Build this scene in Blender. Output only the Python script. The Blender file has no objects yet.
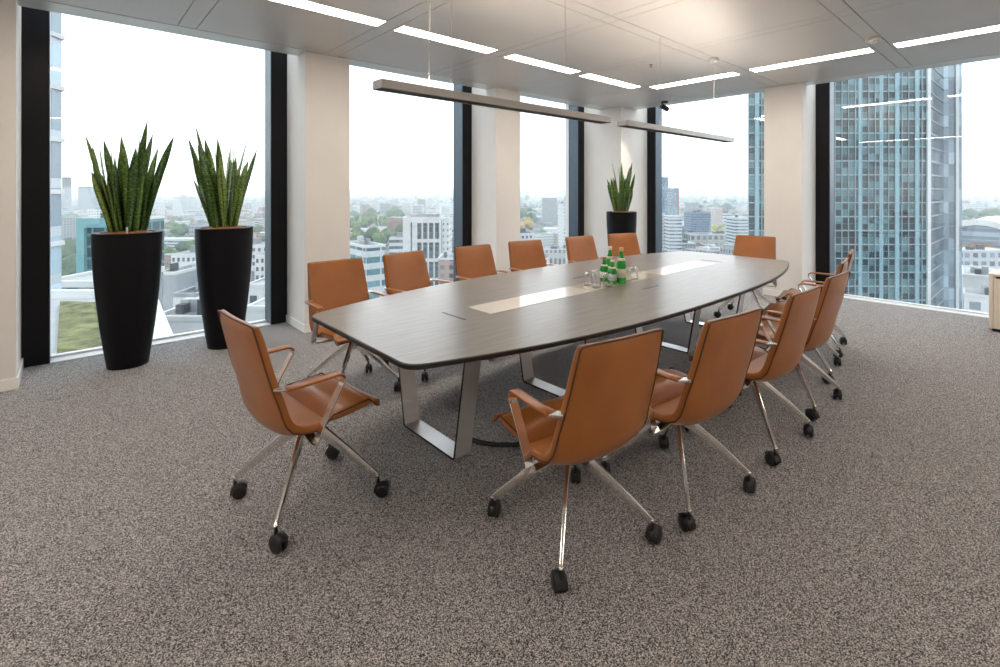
import bpy, math, random
from mathutils import Vector, Matrix

S = bpy.context.scene
COL = S.collection
PI = math.pi
R = math.radians
rnd = random.Random(7)

# ---------------------------------------------------------------- helpers
class MB:
    """collects quads / boxes / tubes and links them as one mesh"""
    def __init__(s):
        s.v = []; s.f = []; s.m = []; s.uv = []; s.sm = []

    def face(s, idx, mi=0, uv=None, smooth=False):
        s.f.append(tuple(idx)); s.m.append(mi)
        s.uv.append(uv or [(0, 0)] * len(idx)); s.sm.append(smooth)

    def box(s, x0, x1, y0, y1, z0, z1, mi=0, M=None, top=None):
        """box with UVs in metres around the sides; top = material index of the top face"""
        b = len(s.v)
        P = [(x0, y0, z0), (x1, y0, z0), (x1, y1, z0), (x0, y1, z0), (x0, y0, z1), (x1, y0, z1), (x1, y1, z1), (x0, y1, z1)]
        s.v += [tuple(M @ Vector(p)) for p in P] if M else P
        lx, ly, lz = x1 - x0, y1 - y0, z1 - z0
        def q(i, u): s.face([b + k for k in i], mi, u)
        q((0, 1, 5, 4), [(0, 0), (lx, 0), (lx, lz), (0, lz)])
        q((1, 2, 6, 5), [(0, 0), (ly, 0), (ly, lz), (0, lz)])
        q((2, 3, 7, 6), [(0, 0), (lx, 0), (lx, lz), (0, lz)])
        q((3, 0, 4, 7), [(0, 0), (ly, 0), (ly, lz), (0, lz)])
        q((3, 2, 1, 0), [(0, 0), (lx, 0), (lx, ly), (0, ly)])
        s.face([b + 4, b + 5, b + 6, b + 7], mi if top is None else top, [(0, 0), (lx, 0), (lx, ly), (0, ly)])
        return s

    def prism(s, pts, z0, z1, mi=0, top=None, M=None, bottom=True):
        """pts: counter-clockwise outline"""
        b = len(s.v); n = len(pts)
        P = [(x, y, z0) for x, y in pts] + [(x, y, z1) for x, y in pts]
        s.v += [tuple(M @ Vector(p)) for p in P] if M else P
        u = 0
        for i in range(n):
            j = (i + 1) % n
            l = math.dist(pts[i], pts[j])
            s.face([b + i, b + j, b + n + j, b + n + i], mi, [(u, 0), (u + l, 0), (u + l, z1 - z0), (u, z1 - z0)])
            u += l
        if bottom: s.face([b + i for i in reversed(range(n))], mi, [pts[i] for i in reversed(range(n))])
        s.face([b + n + i for i in range(n)], mi if top is None else top, list(pts))
        return s

    def sweep(s, path, section, mi=0, up=(0, 0, 1), closed=False, smooth=True, scale=None, caps=True):
        """sweep a 2-D section (side, up) along a 3-D path"""
        P = [Vector(p) for p in path]; n = len(P); k = len(section); b = len(s.v)
        for i, p in enumerate(P):
            if closed: t = P[(i + 1) % n] - P[i - 1]
            else: t = P[min(i + 1, n - 1)] - P[max(i - 1, 0)]
            t.normalize()
            uu = Vector(up[i] if isinstance(up, list) else up)
            side = t.cross(uu)
            if side.length < 1e-5: side = t.cross(Vector((1, 0, 0)))
            side.normalize(); nn = side.cross(t)
            sc = scale[i] if scale else 1.0
            if not isinstance(sc, tuple): sc = (sc, sc)
            for a, c in section:
                s.v.append(tuple(p + side * a * sc[0] + nn * c * sc[1]))
        m = n if closed else n - 1
        for i in range(m):
            i2 = (i + 1) % n
            for j in range(k):
                j2 = (j + 1) % k
                s.face([b + i * k + j, b + i * k + j2, b + i2 * k + j2, b + i2 * k + j], mi, None, smooth)
        if caps and not closed:
            s.face([b + j for j in reversed(range(k))], mi)
            s.face([b + (n - 1) * k + j for j in range(k)], mi)
        return s

    def tube(s, path, r, n=10, mi=0, closed=False, scale=None, up=(0, 0, 1)):
        return s.sweep(path, [(r * math.cos(2 * PI * i / n), r * math.sin(2 * PI * i / n)) for i in range(n)], mi, up, closed, True, scale)

    def lathe(s, prof, n=32, mi=0, c=(0, 0, 0), smooth=True, axis=None):
        b = len(s.v); k = len(prof)
        M = axis or Matrix.Identity(3)
        for i in range(n):
            a = 2 * PI * i / n
            for r, z in prof:
                p = M @ Vector((r * math.cos(a), r * math.sin(a), z))
                s.v.append((p.x + c[0], p.y + c[1], p.z + c[2]))
        for i in range(n):
            i2 = (i + 1) % n
            for j in range(k - 1):
                s.face([b + i * k + j, b + i2 * k + j, b + i2 * k + j + 1, b + i * k + j + 1], mi, None, smooth)
        if prof[0][0] > 1e-6: s.face([b + i * k for i in reversed(range(n))], mi)
        if prof[-1][0] > 1e-6: s.face([b + i * k + k - 1 for i in range(n)], mi)
        return s

    def build(s, name, mats, parent=None, bevel=0, kind=None, subsurf=0, auto=False):
        me = bpy.data.meshes.new(name)
        me.from_pydata(s.v, [], s.f)
        uvl = me.uv_layers.new(name='UVMap')
        k = 0
        for fi, u in enumerate(s.uv):
            for q in u:
                uvl.data[k].uv = q; k += 1
        if not isinstance(mats, (list, tuple)): mats = [mats]
        for m in mats: me.materials.append(m)
        for p, mi, sm in zip(me.polygons, s.m, s.sm):
            p.material_index = mi; p.use_smooth = sm
        me.validate(); me.update()
        o = bpy.data.objects.new(name, me); COL.objects.link(o)
        if parent: o.parent = parent
        if kind: o['kind'] = kind
        if bevel:
            b = o.modifiers.new('edge', 'BEVEL'); b.width = bevel; b.segments = 2; b.limit_method = 'ANGLE'; b.angle_limit = R(40)
        if subsurf:
            b = o.modifiers.new('smooth', 'SUBSURF'); b.levels = subsurf; b.render_levels = subsurf
        return o


def tag(o, label, cat, group=None, kind=None):
    o['label'] = label; o['category'] = cat
    if group: o['group'] = group
    if kind: o['kind'] = kind
    return o


def thing(name, label, cat, loc=(0, 0, 0), rz=0, group=None):
    o = bpy.data.objects.new(name, None); COL.objects.link(o)
    o.location = loc; o.rotation_euler = (0, 0, rz); o.empty_display_size = .1
    return tag(o, label, cat, group)


KIDS = {}
def copy_tree(o, parent=None):
    c = o.copy(); COL.objects.link(c)
    if parent: c.parent = parent
    for ch in [q for q in ALL_KIDS(o)]:
        copy_tree(ch, c)
    return c
def ALL_KIDS(o): return list(o.children)


def structure(o):
    o['kind'] = 'structure'; return o

# ---------------------------------------------------------------- materials
def nodes(name):
    m = bpy.data.materials.new(name); m.use_nodes = True
    nt = m.node_tree
    b = nt.nodes['Principled BSDF']
    return m, nt, b

def N(nt, t, **kw):
    n = nt.nodes.new(t)
    for k, v in kw.items(): setattr(n, k, v)
    return n

def ramp(nt, stops):
    r = N(nt, 'ShaderNodeValToRGB')
    e = r.color_ramp.elements
    while len(e) < len(stops): e.new(.5)
    for q, (p, c) in zip(e, stops):
        q.position = p; q.color = (*c, 1)
    return r

def simple(name, col, rough=.5, metal=0., var=0., scale=20., bump=0., bscale=200., coat=0., spec=.5):
    m, nt, b = nodes(name)
    b.inputs['Base Color'].default_value = (*col, 1)
    b.inputs['Roughness'].default_value = rough
    b.inputs['Metallic'].default_value = metal
    b.inputs['Specular IOR Level'].default_value = spec
    if coat: b.inputs['Coat Weight'].default_value = coat
    tc = N(nt, 'ShaderNodeTexCoord')
    if var:
        n = N(nt, 'ShaderNodeTexNoise'); n.inputs['Scale'].default_value = scale; n.inputs['Detail'].default_value = 4
        nt.links.new(tc.outputs['Object'], n.inputs['Vector'])
        r = ramp(nt, [(.3, tuple(c * (1 - var) for c in col)), (.7, tuple(min(1, c * (1 + var)) for c in col))])
        nt.links.new(n.outputs['Fac'], r.inputs['Fac']); nt.links.new(r.outputs['Color'], b.inputs['Base Color'])
    if bump:
        n = N(nt, 'ShaderNodeTexNoise'); n.inputs['Scale'].default_value = bscale; n.inputs['Detail'].default_value = 3
        nt.links.new(tc.outputs['Object'], n.inputs['Vector'])
        bp = N(nt, 'ShaderNodeBump'); bp.inputs['Strength'].default_value = bump; bp.inputs['Distance'].default_value = .002
        nt.links.new(n.outputs['Fac'], bp.inputs['Height']); nt.links.new(bp.outputs['Normal'], b.inputs['Normal'])
    return m

def emitter(name, col, strength):
    m, nt, b = nodes(name)
    b.inputs['Base Color'].default_value = (.8, .8, .8, 1)
    b.inputs['Emission Color'].default_value = (*col, 1)
    b.inputs['Emission Strength'].default_value = strength
    return m

def thin_glass(name, tint=(1, 1, 1), refl=1.0, rough=0., edge=None):
    m = bpy.data.materials.new(name); m.use_nodes = True
    nt = m.node_tree; nt.nodes.clear()
    out = N(nt, 'ShaderNodeOutputMaterial'); mix = N(nt, 'ShaderNodeMixShader')
    tr = N(nt, 'ShaderNodeBsdfTransparent'); tr.inputs['Color'].default_value = (*tint, 1)
    gl = N(nt, 'ShaderNodeBsdfGlossy'); gl.inputs['Roughness'].default_value = rough
    if edge is None:
        fr = N(nt, 'ShaderNodeFresnel'); ge = N(nt, 'ShaderNodeNewGeometry')
        io = N(nt, 'ShaderNodeMapRange'); io.inputs['To Min'].default_value = 1.5; io.inputs['To Max'].default_value = 1 / 1.5
        nt.links.new(ge.outputs['Backfacing'], io.inputs['Value']); nt.links.new(io.outputs[0], fr.inputs['IOR'])
        src = fr.outputs['Fac']
    else:
        lw = N(nt, 'ShaderNodeLayerWeight'); lw.inputs['Blend'].default_value = edge
        src = lw.outputs['Facing']
    mu = N(nt, 'ShaderNodeMath', operation='MULTIPLY'); mu.inputs[1].default_value = refl; mu.use_clamp = True
    nt.links.new(src, mu.inputs[0]); nt.links.new(mu.outputs[0], mix.inputs[0])
    nt.links.new(tr.outputs[0], mix.inputs[1]); nt.links.new(gl.outputs[0], mix.inputs[2])
    nt.links.new(mix.outputs[0], out.inputs['Surface'])
    return m

def facade(name, wall, win, cw, ch, wu, wv, rough=.6, win2=None, wrough=.15, metal=0.):
    """windows laid out in metres on the wall's own UVs: cell cw x ch, window share wu x wv"""
    m, nt, b = nodes(name)
    uv = N(nt, 'ShaderNodeUVMap'); uv.uv_map = 'UVMap'
    sep = N(nt, 'ShaderNodeSeparateXYZ'); nt.links.new(uv.outputs[0], sep.inputs[0])
    def frac(sock, size, share):
        d = N(nt, 'ShaderNodeMath', operation='DIVIDE'); d.inputs[1].default_value = size; nt.links.new(sock, d.inputs[0])
        f = N(nt, 'ShaderNodeMath', operation='FRACT'); nt.links.new(d.outputs[0], f.inputs[0])
        a = N(nt, 'ShaderNodeMath', operation='SUBTRACT'); a.inputs[1].default_value = .5; nt.links.new(f.outputs[0], a.inputs[0])
        a2 = N(nt, 'ShaderNodeMath', operation='ABSOLUTE'); nt.links.new(a.outputs[0], a2.inputs[0])
        l = N(nt, 'ShaderNodeMath', operation='LESS_THAN'); l.inputs[1].default_value = share / 2; nt.links.new(a2.outputs[0], l.inputs[0])
        fl = N(nt, 'ShaderNodeMath', operation='FLOOR'); nt.links.new(d.outputs[0], fl.inputs[0])
        return l.outputs[0], fl.outputs[0]
    u, fu = frac(sep.outputs[0], cw, wu); v, fv = frac(sep.outputs[1], ch, wv)
    mk = N(nt, 'ShaderNodeMath', operation='MULTIPLY'); nt.links.new(u, mk.inputs[0]); nt.links.new(v, mk.inputs[1])
    cmb = N(nt, 'ShaderNodeCombineXYZ'); nt.links.new(fu, cmb.inputs[0]); nt.links.new(fv, cmb.inputs[1])
    wn = N(nt, 'ShaderNodeTexWhiteNoise', noise_dimensions='3D'); nt.links.new(cmb.outputs[0], wn.inputs['Vector'])
    w2 = win2 or tuple(min(1, c * 2.2 + .02) for c in win)
    wc = ramp(nt, [(.35, win), (1., w2)]); nt.links.new(wn.outputs['Value'], wc.inputs['Fac'])
    mx = N(nt, 'ShaderNodeMix', data_type='RGBA')
    mx.inputs['A'].default_value = (*wall, 1)
    nt.links.new(mk.outputs[0], mx.inputs['Factor']); nt.links.new(wc.outputs['Color'], mx.inputs['B'])
    nt.links.new(mx.outputs['Result'], b.inputs['Base Color'])
    rg = N(nt, 'ShaderNodeMapRange'); rg.inputs['To Min'].default_value = rough; rg.inputs['To Max'].default_value = wrough
    nt.links.new(mk.outputs[0], rg.inputs['Value']); nt.links.new(rg.outputs[0], b.inputs['Roughness'])
    return m

# carpet: dense loop pile of dark and light yarns
def carpet_mat():
    m, nt, b = nodes('grey_brown_loop_carpet')
    tc = N(nt, 'ShaderNodeTexCoord')
    v = N(nt, 'ShaderNodeTexVoronoi'); v.inputs['Scale'].default_value = 370
    nt.links.new(tc.outputs['Object'], v.inputs['Vector'])
    sp = N(nt, 'ShaderNodeSeparateColor'); nt.links.new(v.outputs['Color'], sp.inputs[0])
    n = N(nt, 'ShaderNodeTexNoise'); n.inputs['Scale'].default_value = 190; n.inputs['Detail'].default_value = 2
    nt.links.new(tc.outputs['Object'], n.inputs['Vector'])
    ad = N(nt, 'ShaderNodeMath', operation='MULTIPLY_ADD'); ad.inputs[1].default_value = .55
    nt.links.new(sp.outputs[0], ad.inputs[0])
    mu = N(nt, 'ShaderNodeMath', operation='MULTIPLY'); mu.inputs[1].default_value = .45
    nt.links.new(n.outputs['Fac'], mu.inputs[0]); nt.links.new(mu.outputs[0], ad.inputs[2])
    r = ramp(nt, [(.26, (.014, .013, .014)), (.42, (.120, .112, .114)), (.54, (.30, .285, .288)), (.70, (.74, .71, .71))])
    nt.links.new(ad.outputs[0], r.inputs['Fac'])
    nt.links.new(r.outputs['Color'], b.inputs['Base Color'])
    b.inputs['Roughness'].default_value = .95; b.inputs['Specular IOR Level'].default_value = .15
    bp = N(nt, 'ShaderNodeBump'); bp.inputs['Strength'].default_value = .4; bp.inputs['Distance'].default_value = .003
    nt.links.new(v.outputs['Distance'], bp.inputs['Height']); bp.invert = True; nt.links.new(bp.outputs['Normal'], b.inputs['Normal'])
    return m

def wood_mat(name, c0, c1, rough, stretch=(1.2, 26, 26), coat=0., spec=.5):
    m, nt, b = nodes(name)
    tc = N(nt, 'ShaderNodeTexCoord'); mp = N(nt, 'ShaderNodeMapping'); mp.inputs['Scale'].default_value = stretch
    nt.links.new(tc.outputs['Object'], mp.inputs['Vector'])
    n = N(nt, 'ShaderNodeTexNoise'); n.inputs['Scale'].default_value = 3.; n.inputs['Detail'].default_value = 6; n.inputs['Distortion'].default_value = .4
    nt.links.new(mp.outputs[0], n.inputs['Vector'])
    r = ramp(nt, [(.3, c0), (.7, c1)]); nt.links.new(n.outputs['Fac'], r.inputs['Fac'])
    nt.links.new(r.outputs['Color'], b.inputs['Base Color'])
    b.inputs['Roughness'].default_value = rough; b.inputs['Specular IOR Level'].default_value = spec
    if coat: b.inputs['Coat Weight'].default_value = coat
    return m

def leaf_mat():
    m, nt, b = nodes('banded_snake_plant_leaf')
    uv = N(nt, 'ShaderNodeUVMap'); uv.uv_map = 'UVMap'
    mp = N(nt, 'ShaderNodeMapping'); mp.inputs['Scale'].default_value = (1.2, 16, 1)
    nt.links.new(uv.outputs[0], mp.inputs['Vector'])
    n = N(nt, 'ShaderNodeTexNoise'); n.inputs['Scale'].default_value = 2.2; n.inputs['Detail'].default_value = 3; n.inputs['Distortion'].default_value = .8
    nt.links.new(mp.outputs[0], n.inputs['Vector'])
    r = ramp(nt, [(.34, (.016, .046, .010)), (.50, (.075, .155, .028)), (.66, (.27, .37, .085))])
    oi = N(nt, 'ShaderNodeObjectInfo')
    ma = N(nt, 'ShaderNodeMath', operation='MULTIPLY_ADD'); ma.inputs[1].default_value = .24; nt.links.new(oi.outputs['Random'], ma.inputs[0])
    sb = N(nt, 'ShaderNodeMath', operation='SUBTRACT'); sb.inputs[1].default_value = .10; nt.links.new(n.outputs['Fac'], sb.inputs[0]); nt.links.new(sb.outputs[0], ma.inputs[2])
    nt.links.new(ma.outputs[0], r.inputs['Fac'])
    nt.links.new(r.outputs['Color'], b.inputs['Base Color'])
    b.inputs['Roughness'].default_value = .38
    return m

def leather_mat():
    m, nt, b = nodes('tan_leather')
    tc = N(nt, 'ShaderNodeTexCoord')
    n = N(nt, 'ShaderNodeTexNoise'); n.inputs['Scale'].default_value = 5; n.inputs['Detail'].default_value = 4
    nt.links.new(tc.outputs['Object'], n.inputs['Vector'])
    r = ramp(nt, [(.3, (.335, .108, .016)), (.7, (.415, .138, .022))]); nt.links.new(n.outputs['Fac'], r.inputs['Fac'])
    nt.links.new(r.outputs['Color'], b.inputs['Base Color'])
    b.inputs['Coat Weight'].default_value = .35; b.inputs['Coat Roughness'].default_value = .3; b.inputs['Roughness'].default_value = .36; b.inputs['Specular IOR Level'].default_value = .5
    v = N(nt, 'ShaderNodeTexVoronoi'); v.inputs['Scale'].default_value = 370
    nt.links.new(tc.outputs['Object'], v.inputs['Vector'])
    bp = N(nt, 'ShaderNodeBump'); bp.inputs['Strength'].default_value = .12; bp.inputs['Distance'].default_value = .001
    nt.links.new(v.outputs['Distance'], bp.inputs['Height']); nt.links.new(bp.outputs['Normal'], b.inputs['Normal'])
    return m

CARPET = carpet_mat()
PAINT = simple('warm_white_wall_paint', (.80, .77, .735), .6, var=.02, scale=3)
SKIRT = simple('white_skirting_paint', (.86, .84, .81), .4, var=.01)
CEIL = simple('satin_grey_metal_ceiling_panel', (.62, .60, .58), .47, metal=.5, var=.02, scale=2)
CEIL_BACK = simple('dark_ceiling_void', (.03, .03, .03), .9, var=.05)
SOFFIT = simple('pale_metal_soffit', (.66, .67, .65), .35, metal=.35, var=.02)
BLACKM = simple('black_window_mullion', (.004, .004, .006), .34, var=.1, spec=.25)
FRAMEM = simple('anodised_window_frame', (.075, .10, .125), .35, metal=.5, var=.03)
SILLM = simple('white_metal_sill', (.82, .84, .86), .35, var=.02)
PANE = thin_glass('clear_window_glass', (.975, .985, .985), 2.0)
LEATHER = leather_mat()
PIPING = simple('darker_leather_piping', (.11, .038, .011), .45, var=.08, scale=40)
CHROME = simple('polished_aluminium', (.78, .76, .73), .13, metal=1., var=.03, scale=8)
SATIN = simple('satin_aluminium', (.78, .77, .76), .36, metal=.75, var=.03, scale=8)
BLACKP = simple('black_plastic', (.014, .014, .015), .38, var=.15, scale=40)
HOOD = simple('dark_grey_castor_hood', (.05, .053, .06), .3, var=.1, scale=40)
WOOD = wood_mat('dark_oak_veneer', (.190, .158, .130), (.255, .218, .182), .37, (1.2, 18, 18), spec=.5, coat=.3)
WOOD.node_tree.nodes['Principled BSDF'].inputs['Coat Roughness'].default_value = .22
PENDM = simple('brushed_grey_pendant_metal', (.42, .40, .38), .38, metal=.8, var=.04, scale=8)
EDGE = simple('black_table_edge', (.012, .011, .011), .4, var=.1)
INLAY = simple('cream_glass_inlay', (.83, .77, .68), .08, var=.03, scale=2)
INLAY2 = simple('pale_beige_glass_inlay', (.70, .60, .50), .08, var=.03, scale=2)
POTM = simple('matt_black_planter', (.0035, .0035, .0055), .5, var=.1, bump=.05, spec=.2)
SOIL = simple('brown_clay_granules', (.30, .13, .055), .9, var=.5, scale=120, bump=1., bscale=160)
LEAF = leaf_mat()
BOTTLE = simple('green_bottle_glass', (.03, .52, .06), .06, var=.2, scale=30)
BOTTLE.node_tree.nodes['Principled BSDF'].inputs['Transmission Weight'].default_value = .55
LABELM = simple('cream_paper_label', (.78, .74, .62), .6, var=.15, scale=60)
LABELB = simple('pale_blue_paper_label', (.55, .65, .70), .6, var=.15, scale=60)
CAPO = simple('orange_bottle_cap', (.80, .42, .22), .35, metal=.3, var=.05)
CAPW = simple('pale_bottle_cap', (.80, .68, .58), .35, metal=.3, var=.05)
CAPD = simple('brown_bottle_cap', (.40, .22, .10), .35, metal=.3, var=.05)
TUMBLER = thin_glass('tumbler_glass', (.985, .992, .992), 1.0, .02, edge=.28)
LAMP = emitter('warm_white_light_panel', (1., .90, .78), 13.)
UPLIGHT = emitter('warm_uplight_panel', (1., .87, .74), 19.)
LAMPFR = simple('white_lamp_frame', (.8, .78, .75), .4, var=.02)
LOUVRE = facade('dark_louvre_grid', (.16, .15, .14), (.02, .02, .02), .022, .022, .7, .7, .3)
OAK = wood_mat('light_oak_cabinet', (.78, .69, .57), (.85, .77, .66), .45, (18, 18, 1.))
CABLE = simple('black_cable_rubber', (.012, .012, .013), .45, var=.1)
WHITECABLE = simple('white_cable', (.75, .73, .70), .5, var=.03)
STEELW = simple('thin_steel_wire', (.55, .53, .50), .3, metal=.8, var=.03)

# ---------------------------------------------------------------- camera
CAMH = 1.48
FPX = 486.0
A1 = math.atan2(544, FPX)                        # angle between the view axis and the long window wall
cam = bpy.data.cameras.new('camera'); co = bpy.data.objects.new('camera', cam); COL.objects.link(co)
cam.sensor_width = 36; cam.lens = 36 * FPX / 1000.; cam.shift_y = -143.5 / 1000.
cam.clip_start = .05; cam.clip_end = 30000
co.location = (0, 0, CAMH); co.rotation_euler = (PI / 2, 0, A1 - PI / 2)
S.camera = co
FW = Vector((math.cos(A1), math.sin(A1))); RT = Vector((math.sin(A1), -math.cos(A1)))
def city(px, F):
    """ground-plan point at a bearing and a distance along the view axis"""
    r = (px - 500.) / FPX * F
    return FW * F + RT * r
def height(y, F): return CAMH - (y - 190.) * F / FPX

# ---------------------------------------------------------------- room shell
YL, XR = 5.65, 7.95            # inner line of the two window walls
YC, XC = 5.10, 7.38            # room-side faces of the piers
YG, XG = 5.80, 8.14            # glass lines
ZC = 2.915
X0, Y0 = -3.2, -3.0            # blind ends of the room, behind the camera
FZ = -0.25

structure(MB().box(X0, XG + .1, Y0, YG + .1, FZ, 0).build('floor', CARPET))

# ceiling: metal panels with open joints under a dark void
def panel_cuts(marks, lo, hi):
    out = [lo] + [m for m in marks if lo < m < hi] + [hi]
    return list(zip(out, out[1:]))
xb = []
for k in range(-3, 6):
    c = 2.105 + 1.31 * k; xb += [c - .07, c + .07]
yb = []
for k in range(-4, 3):
    c = 2.44 - 1.36 * (-k); yb += [c - .065, c + .065]
g = .003
cb = MB()
for xa, xe in panel_cuts(sorted(xb), X0, XC - .05):
    for ya, ye in panel_cuts(sorted(yb), Y0, YC - .06):
        cb.box(xa + g, xe - g, ya + g, ye - g, ZC, ZC + .03)
structure(cb.build('ceiling', CEIL))
structure(MB().box(X0, XC - .04, Y0, YC - .05, ZC + .06, ZC + .25).build('ceiling_void', CEIL_BACK))
structure(MB().box(X0, 7.60, YC - .045, 5.32, ZC, ZC + .3).build('trim_1', SOFFIT))
structure(MB().box(XC - .035, 7.60, Y0, YC - .05, ZC, ZC + .3).build('trim_2', SOFFIT))

# piers between the windows
def pier(n, x0, x1, y0, y1, inner):
    structure(MB().box(x0, x1, y0, y1, FZ, 3.3).build('column_%d' % n, PAINT, bevel=.004))
    s = .014; b = MB()
    for (a0, a1, b0, b1) in inner: b.box(a0, a1, b0, b1, 0, .085)
    structure(b.build('baseboard_%d' % n, SKIRT, bevel=.003))
s = .014
pier(1, X0, -.275, YC, YG + .3, [(X0, -.275 + s, YC - s, YC), (-.275, -.275 + s, YC, YL)])
pier(2, 1.85, 2.335, YC, YG + .3, [(1.85 - s, 2.335 + s, YC - s, YC), (1.85 - s, 1.85, YC, YL), (2.335, 2.335 + s, YC, YL)])
pier(3, 4.487, 4.955, YC, YG + .3, [(4.487 - s, 4.955 + s, YC - s, YC), (4.487 - s, 4.487, YC, YL), (4.955, 4.955 + s, YC, YL)])
# corner pier: one convex corner towards the room
structure(MB().box(7.13, XG + .3, 4.85, YG + .3, FZ, 3.3).build('column_4', PAINT, bevel=.004))
structure(MB().box(7.13 - s, 7.13, 4.85 - s, YL, 0, .085).box(7.13, XR, 4.85 - s, 4.85, 0, .085).build('baseboard_4', SKIRT, bevel=.003))
pier(5, XC, XG + .3, 2.165, 2.645, [(XC - s, XC, 2.165 - s, 2.645 + s), (XC, XR, 2.165 - s, 2.165), (XC, XR, 2.645, 2.645 + s)])
pier(6, XC, XG + .3, -.52, -.02, [(XC - s, XC, -.52 - s, -.02 + s), (XC, XR, -.02, -.02 + s)])
# blind walls behind and beside the camera
structure(MB().box(X0 - .2, X0, Y0 - .2, YG + .3, FZ, 3.3).build('wall_left', PAINT))
structure(MB().box(X0, XG + .3, Y0 - .2, Y0, FZ, 3.3).build('wall_back', PAINT))
structure(MB().box(XC, XG + .3, Y0, -.52, FZ, 3.3).build('wall_right', PAINT))
# spandrel above the windows, hidden by the soffit
structure(MB().box(X0, 8.4, YG - .02, YG + .3, 3.3, 3.6).build('wall_window_head', PAINT))

def window(n, a0, a1, axis):
    """a0..a1 along the wall; axis 'x' = long wall, 'y' = short wall"""
    def bx(b, u0, u1, d0, d1, z0, z1):
        if axis == 'x': b.box(u0, u1, YL + d0, YL + d1, z0, z1)
        else: b.box(XR + d0, XR + d1, u0, u1, z0, z1)
    D = YG - YL
    mw = .168
    root = bpy.data.objects.new('window_%d' % n, None); COL.objects.link(root); root['kind'] = 'structure'
    b = MB(); bx(b, a0, a0 + mw, 0, D + .08, 0, 3.3); bx(b, a1 - mw, a1, 0, D + .08, 0, 3.3)
    b.build('mullion_frame', BLACKM, root, bevel=.003)
    b = MB()
    bx(b, a0 + mw, a0 + mw + .006, .004, D + .06, 0, 3.3); bx(b, a1 - mw - .006, a1 - mw, .004, D + .06, 0, 3.3)
    b.build('frame_liner', FRAMEM, root)
    b = MB(); bx(b, a0 + mw + .006, a1 - mw - .006, .0, D - .012, -.01, .007); bx(b, a0 + mw + .006, a1 - mw - .006, D - .012, D + .05, -.01, .024)
    b.build('sill', SILLM, root, bevel=.003)
    b = MB()
    bx(b, a0 + mw, a1 - mw, D, D + .012, .024, 3.3)
    b.build('pane', PANE, root)
window(1, -.275, 1.85, 'x')
window(2, 2.335, 4.487, 'x')
window(3, 4.955, 7.13, 'x')
window(4, 2.645, 4.85, 'y')
window(5, -.02, 2.165, 'y')

# ---------------------------------------------------------------- ceiling lights
def strip(x0, x1, y0, y1, label, group='recessed light strips around the ceiling'):
    t = thing('recessed_light_strip', label, 'ceiling light', ((x0 + x1) / 2, (y0 + y1) / 2, ZC), 0, group)
    hx, hy = (x1 - x0) / 2, (y1 - y0) / 2
    b = MB(); f = .008
    b.box(-hx, hx, -hy, -hy + f, -.004, -.0005).box(-hx, hx, hy - f, hy, -.004, -.0005)
    b.box(-hx, -hx + f, -hy + f, hy - f, -.004, -.0005).box(hx - f, hx, -hy + f, hy - f, -.004, -.0005)
    b.build('lamp_frame', LAMPFR, t)
    MB().box(-hx + f, hx - f, -hy + f, hy - f, -.003, -.0005).build('diffuser', LAMP, t)
LY = (3.715, 3.895)
for x0, x1, l in [(.90, 2.035, 'white ceiling light strip nearest the two tall planters, cut by the picture edge'),
                  (2.19, 3.30, 'white ceiling light strip over the start of the longer pendant lamp'),
                  (3.52, 4.635, 'white ceiling light strip above the third window pier'),
                  (4.80, 5.95, 'white ceiling light strip pointing at the corner pier, beside the planter corner')]:
    strip(x0, x1, *LY, l)
LX = (6.04, 6.25)
for y0, y1, l in [(2.51, 3.66, 'white ceiling light strip between corner pier and pendant cable canopy'),
                  (1.165, 2.34, 'white ceiling light strip between pendant canopy and smoke detector'),
                  (-.16, .99, 'white ceiling light strip beyond the smoke detector over the cabinet')]:
    strip(*LX, y0, y1, l)
# the ring goes on behind the camera and is seen mirrored in the panes
for k, x in enumerate((-.45, )):
    strip(x, x + 1.15, *LY, 'ceiling light strip by the first window pier, outside the picture')
for x in (-.45, .90, 2.19, 3.52, 4.80):
    strip(x, x + 1.12, -1.55, -1.36, 'ceiling light strip along the blind wall behind the camera')
for y in (-1.3, .05, 1.30, 2.55):
    strip(-1.7, -1.5, y, y + 1.15, 'ceiling light strip over the end of the room behind the camera')

# ---------------------------------------------------------------- pendant bars
def pendant(x0, x1, label, cables, canopies):
    y, z = 2.40, 2.075
    t = thing('bar_pendant_lamp', label, 'pendant lamp', ((x0 + x1) / 2, y, z), 0, 'bar pendants over the table')
    L = (x1 - x0) / 2; w = .05; h = .048
    b = MB(); b.box(-L, L, -w, -w + .005, -h, 0).box(-L, L, w - .005, w, -h, 0).box(-L, -L + .006, -w + .005, w - .005, -h, 0).box(L - .006, L, -w + .005, w - .005, -h, 0)
    b.box(-L + .006, L - .006, -w + .005, w - .005, -.030, -.022)
    b.build('housing', PENDM, t, bevel=.0015)
    MB().box(-L + .02, L - .02, -w + .008, w - .008, -.021, -.012).build('uplight_diffuser', UPLIGHT, t)
    gb = MB()
    n = int(2 * L / .03)
    for i in range(n):
        x = -L + .03 + i * (2 * L - .06) / n
        gb.box(x, x + .003, -w + .006, w - .006, -.046, -.0305)
    for yy in (-.03, -.01, .01, .03): gb.box(-L + .01, L - .01, yy - .001, yy + .001, -.046, -.0305)
    gb.build('louvre_grille', simple('dark_louvre_blade', (.20, .19, .18), .3, .8, var=.05), t)
    for x, r, m in cables:
        MB().tube([(x - (x0 + x1) / 2, 0, -.01), (x - (x0 + x1) / 2 + .004, 0, .4), (x - (x0 + x1) / 2, 0, ZC - z - .001)], r, 8, mi=0).build('cable', m, t)
    for x in canopies:
        MB().lathe([(.0, ZC - z - .042), (.044, ZC - z - .042), (.048, ZC - z - .036), (.048, ZC - z - .0005)], 24, c=(x - (x0 + x1) / 2, 0, 0)).build('canopy', SATIN, t)
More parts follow.
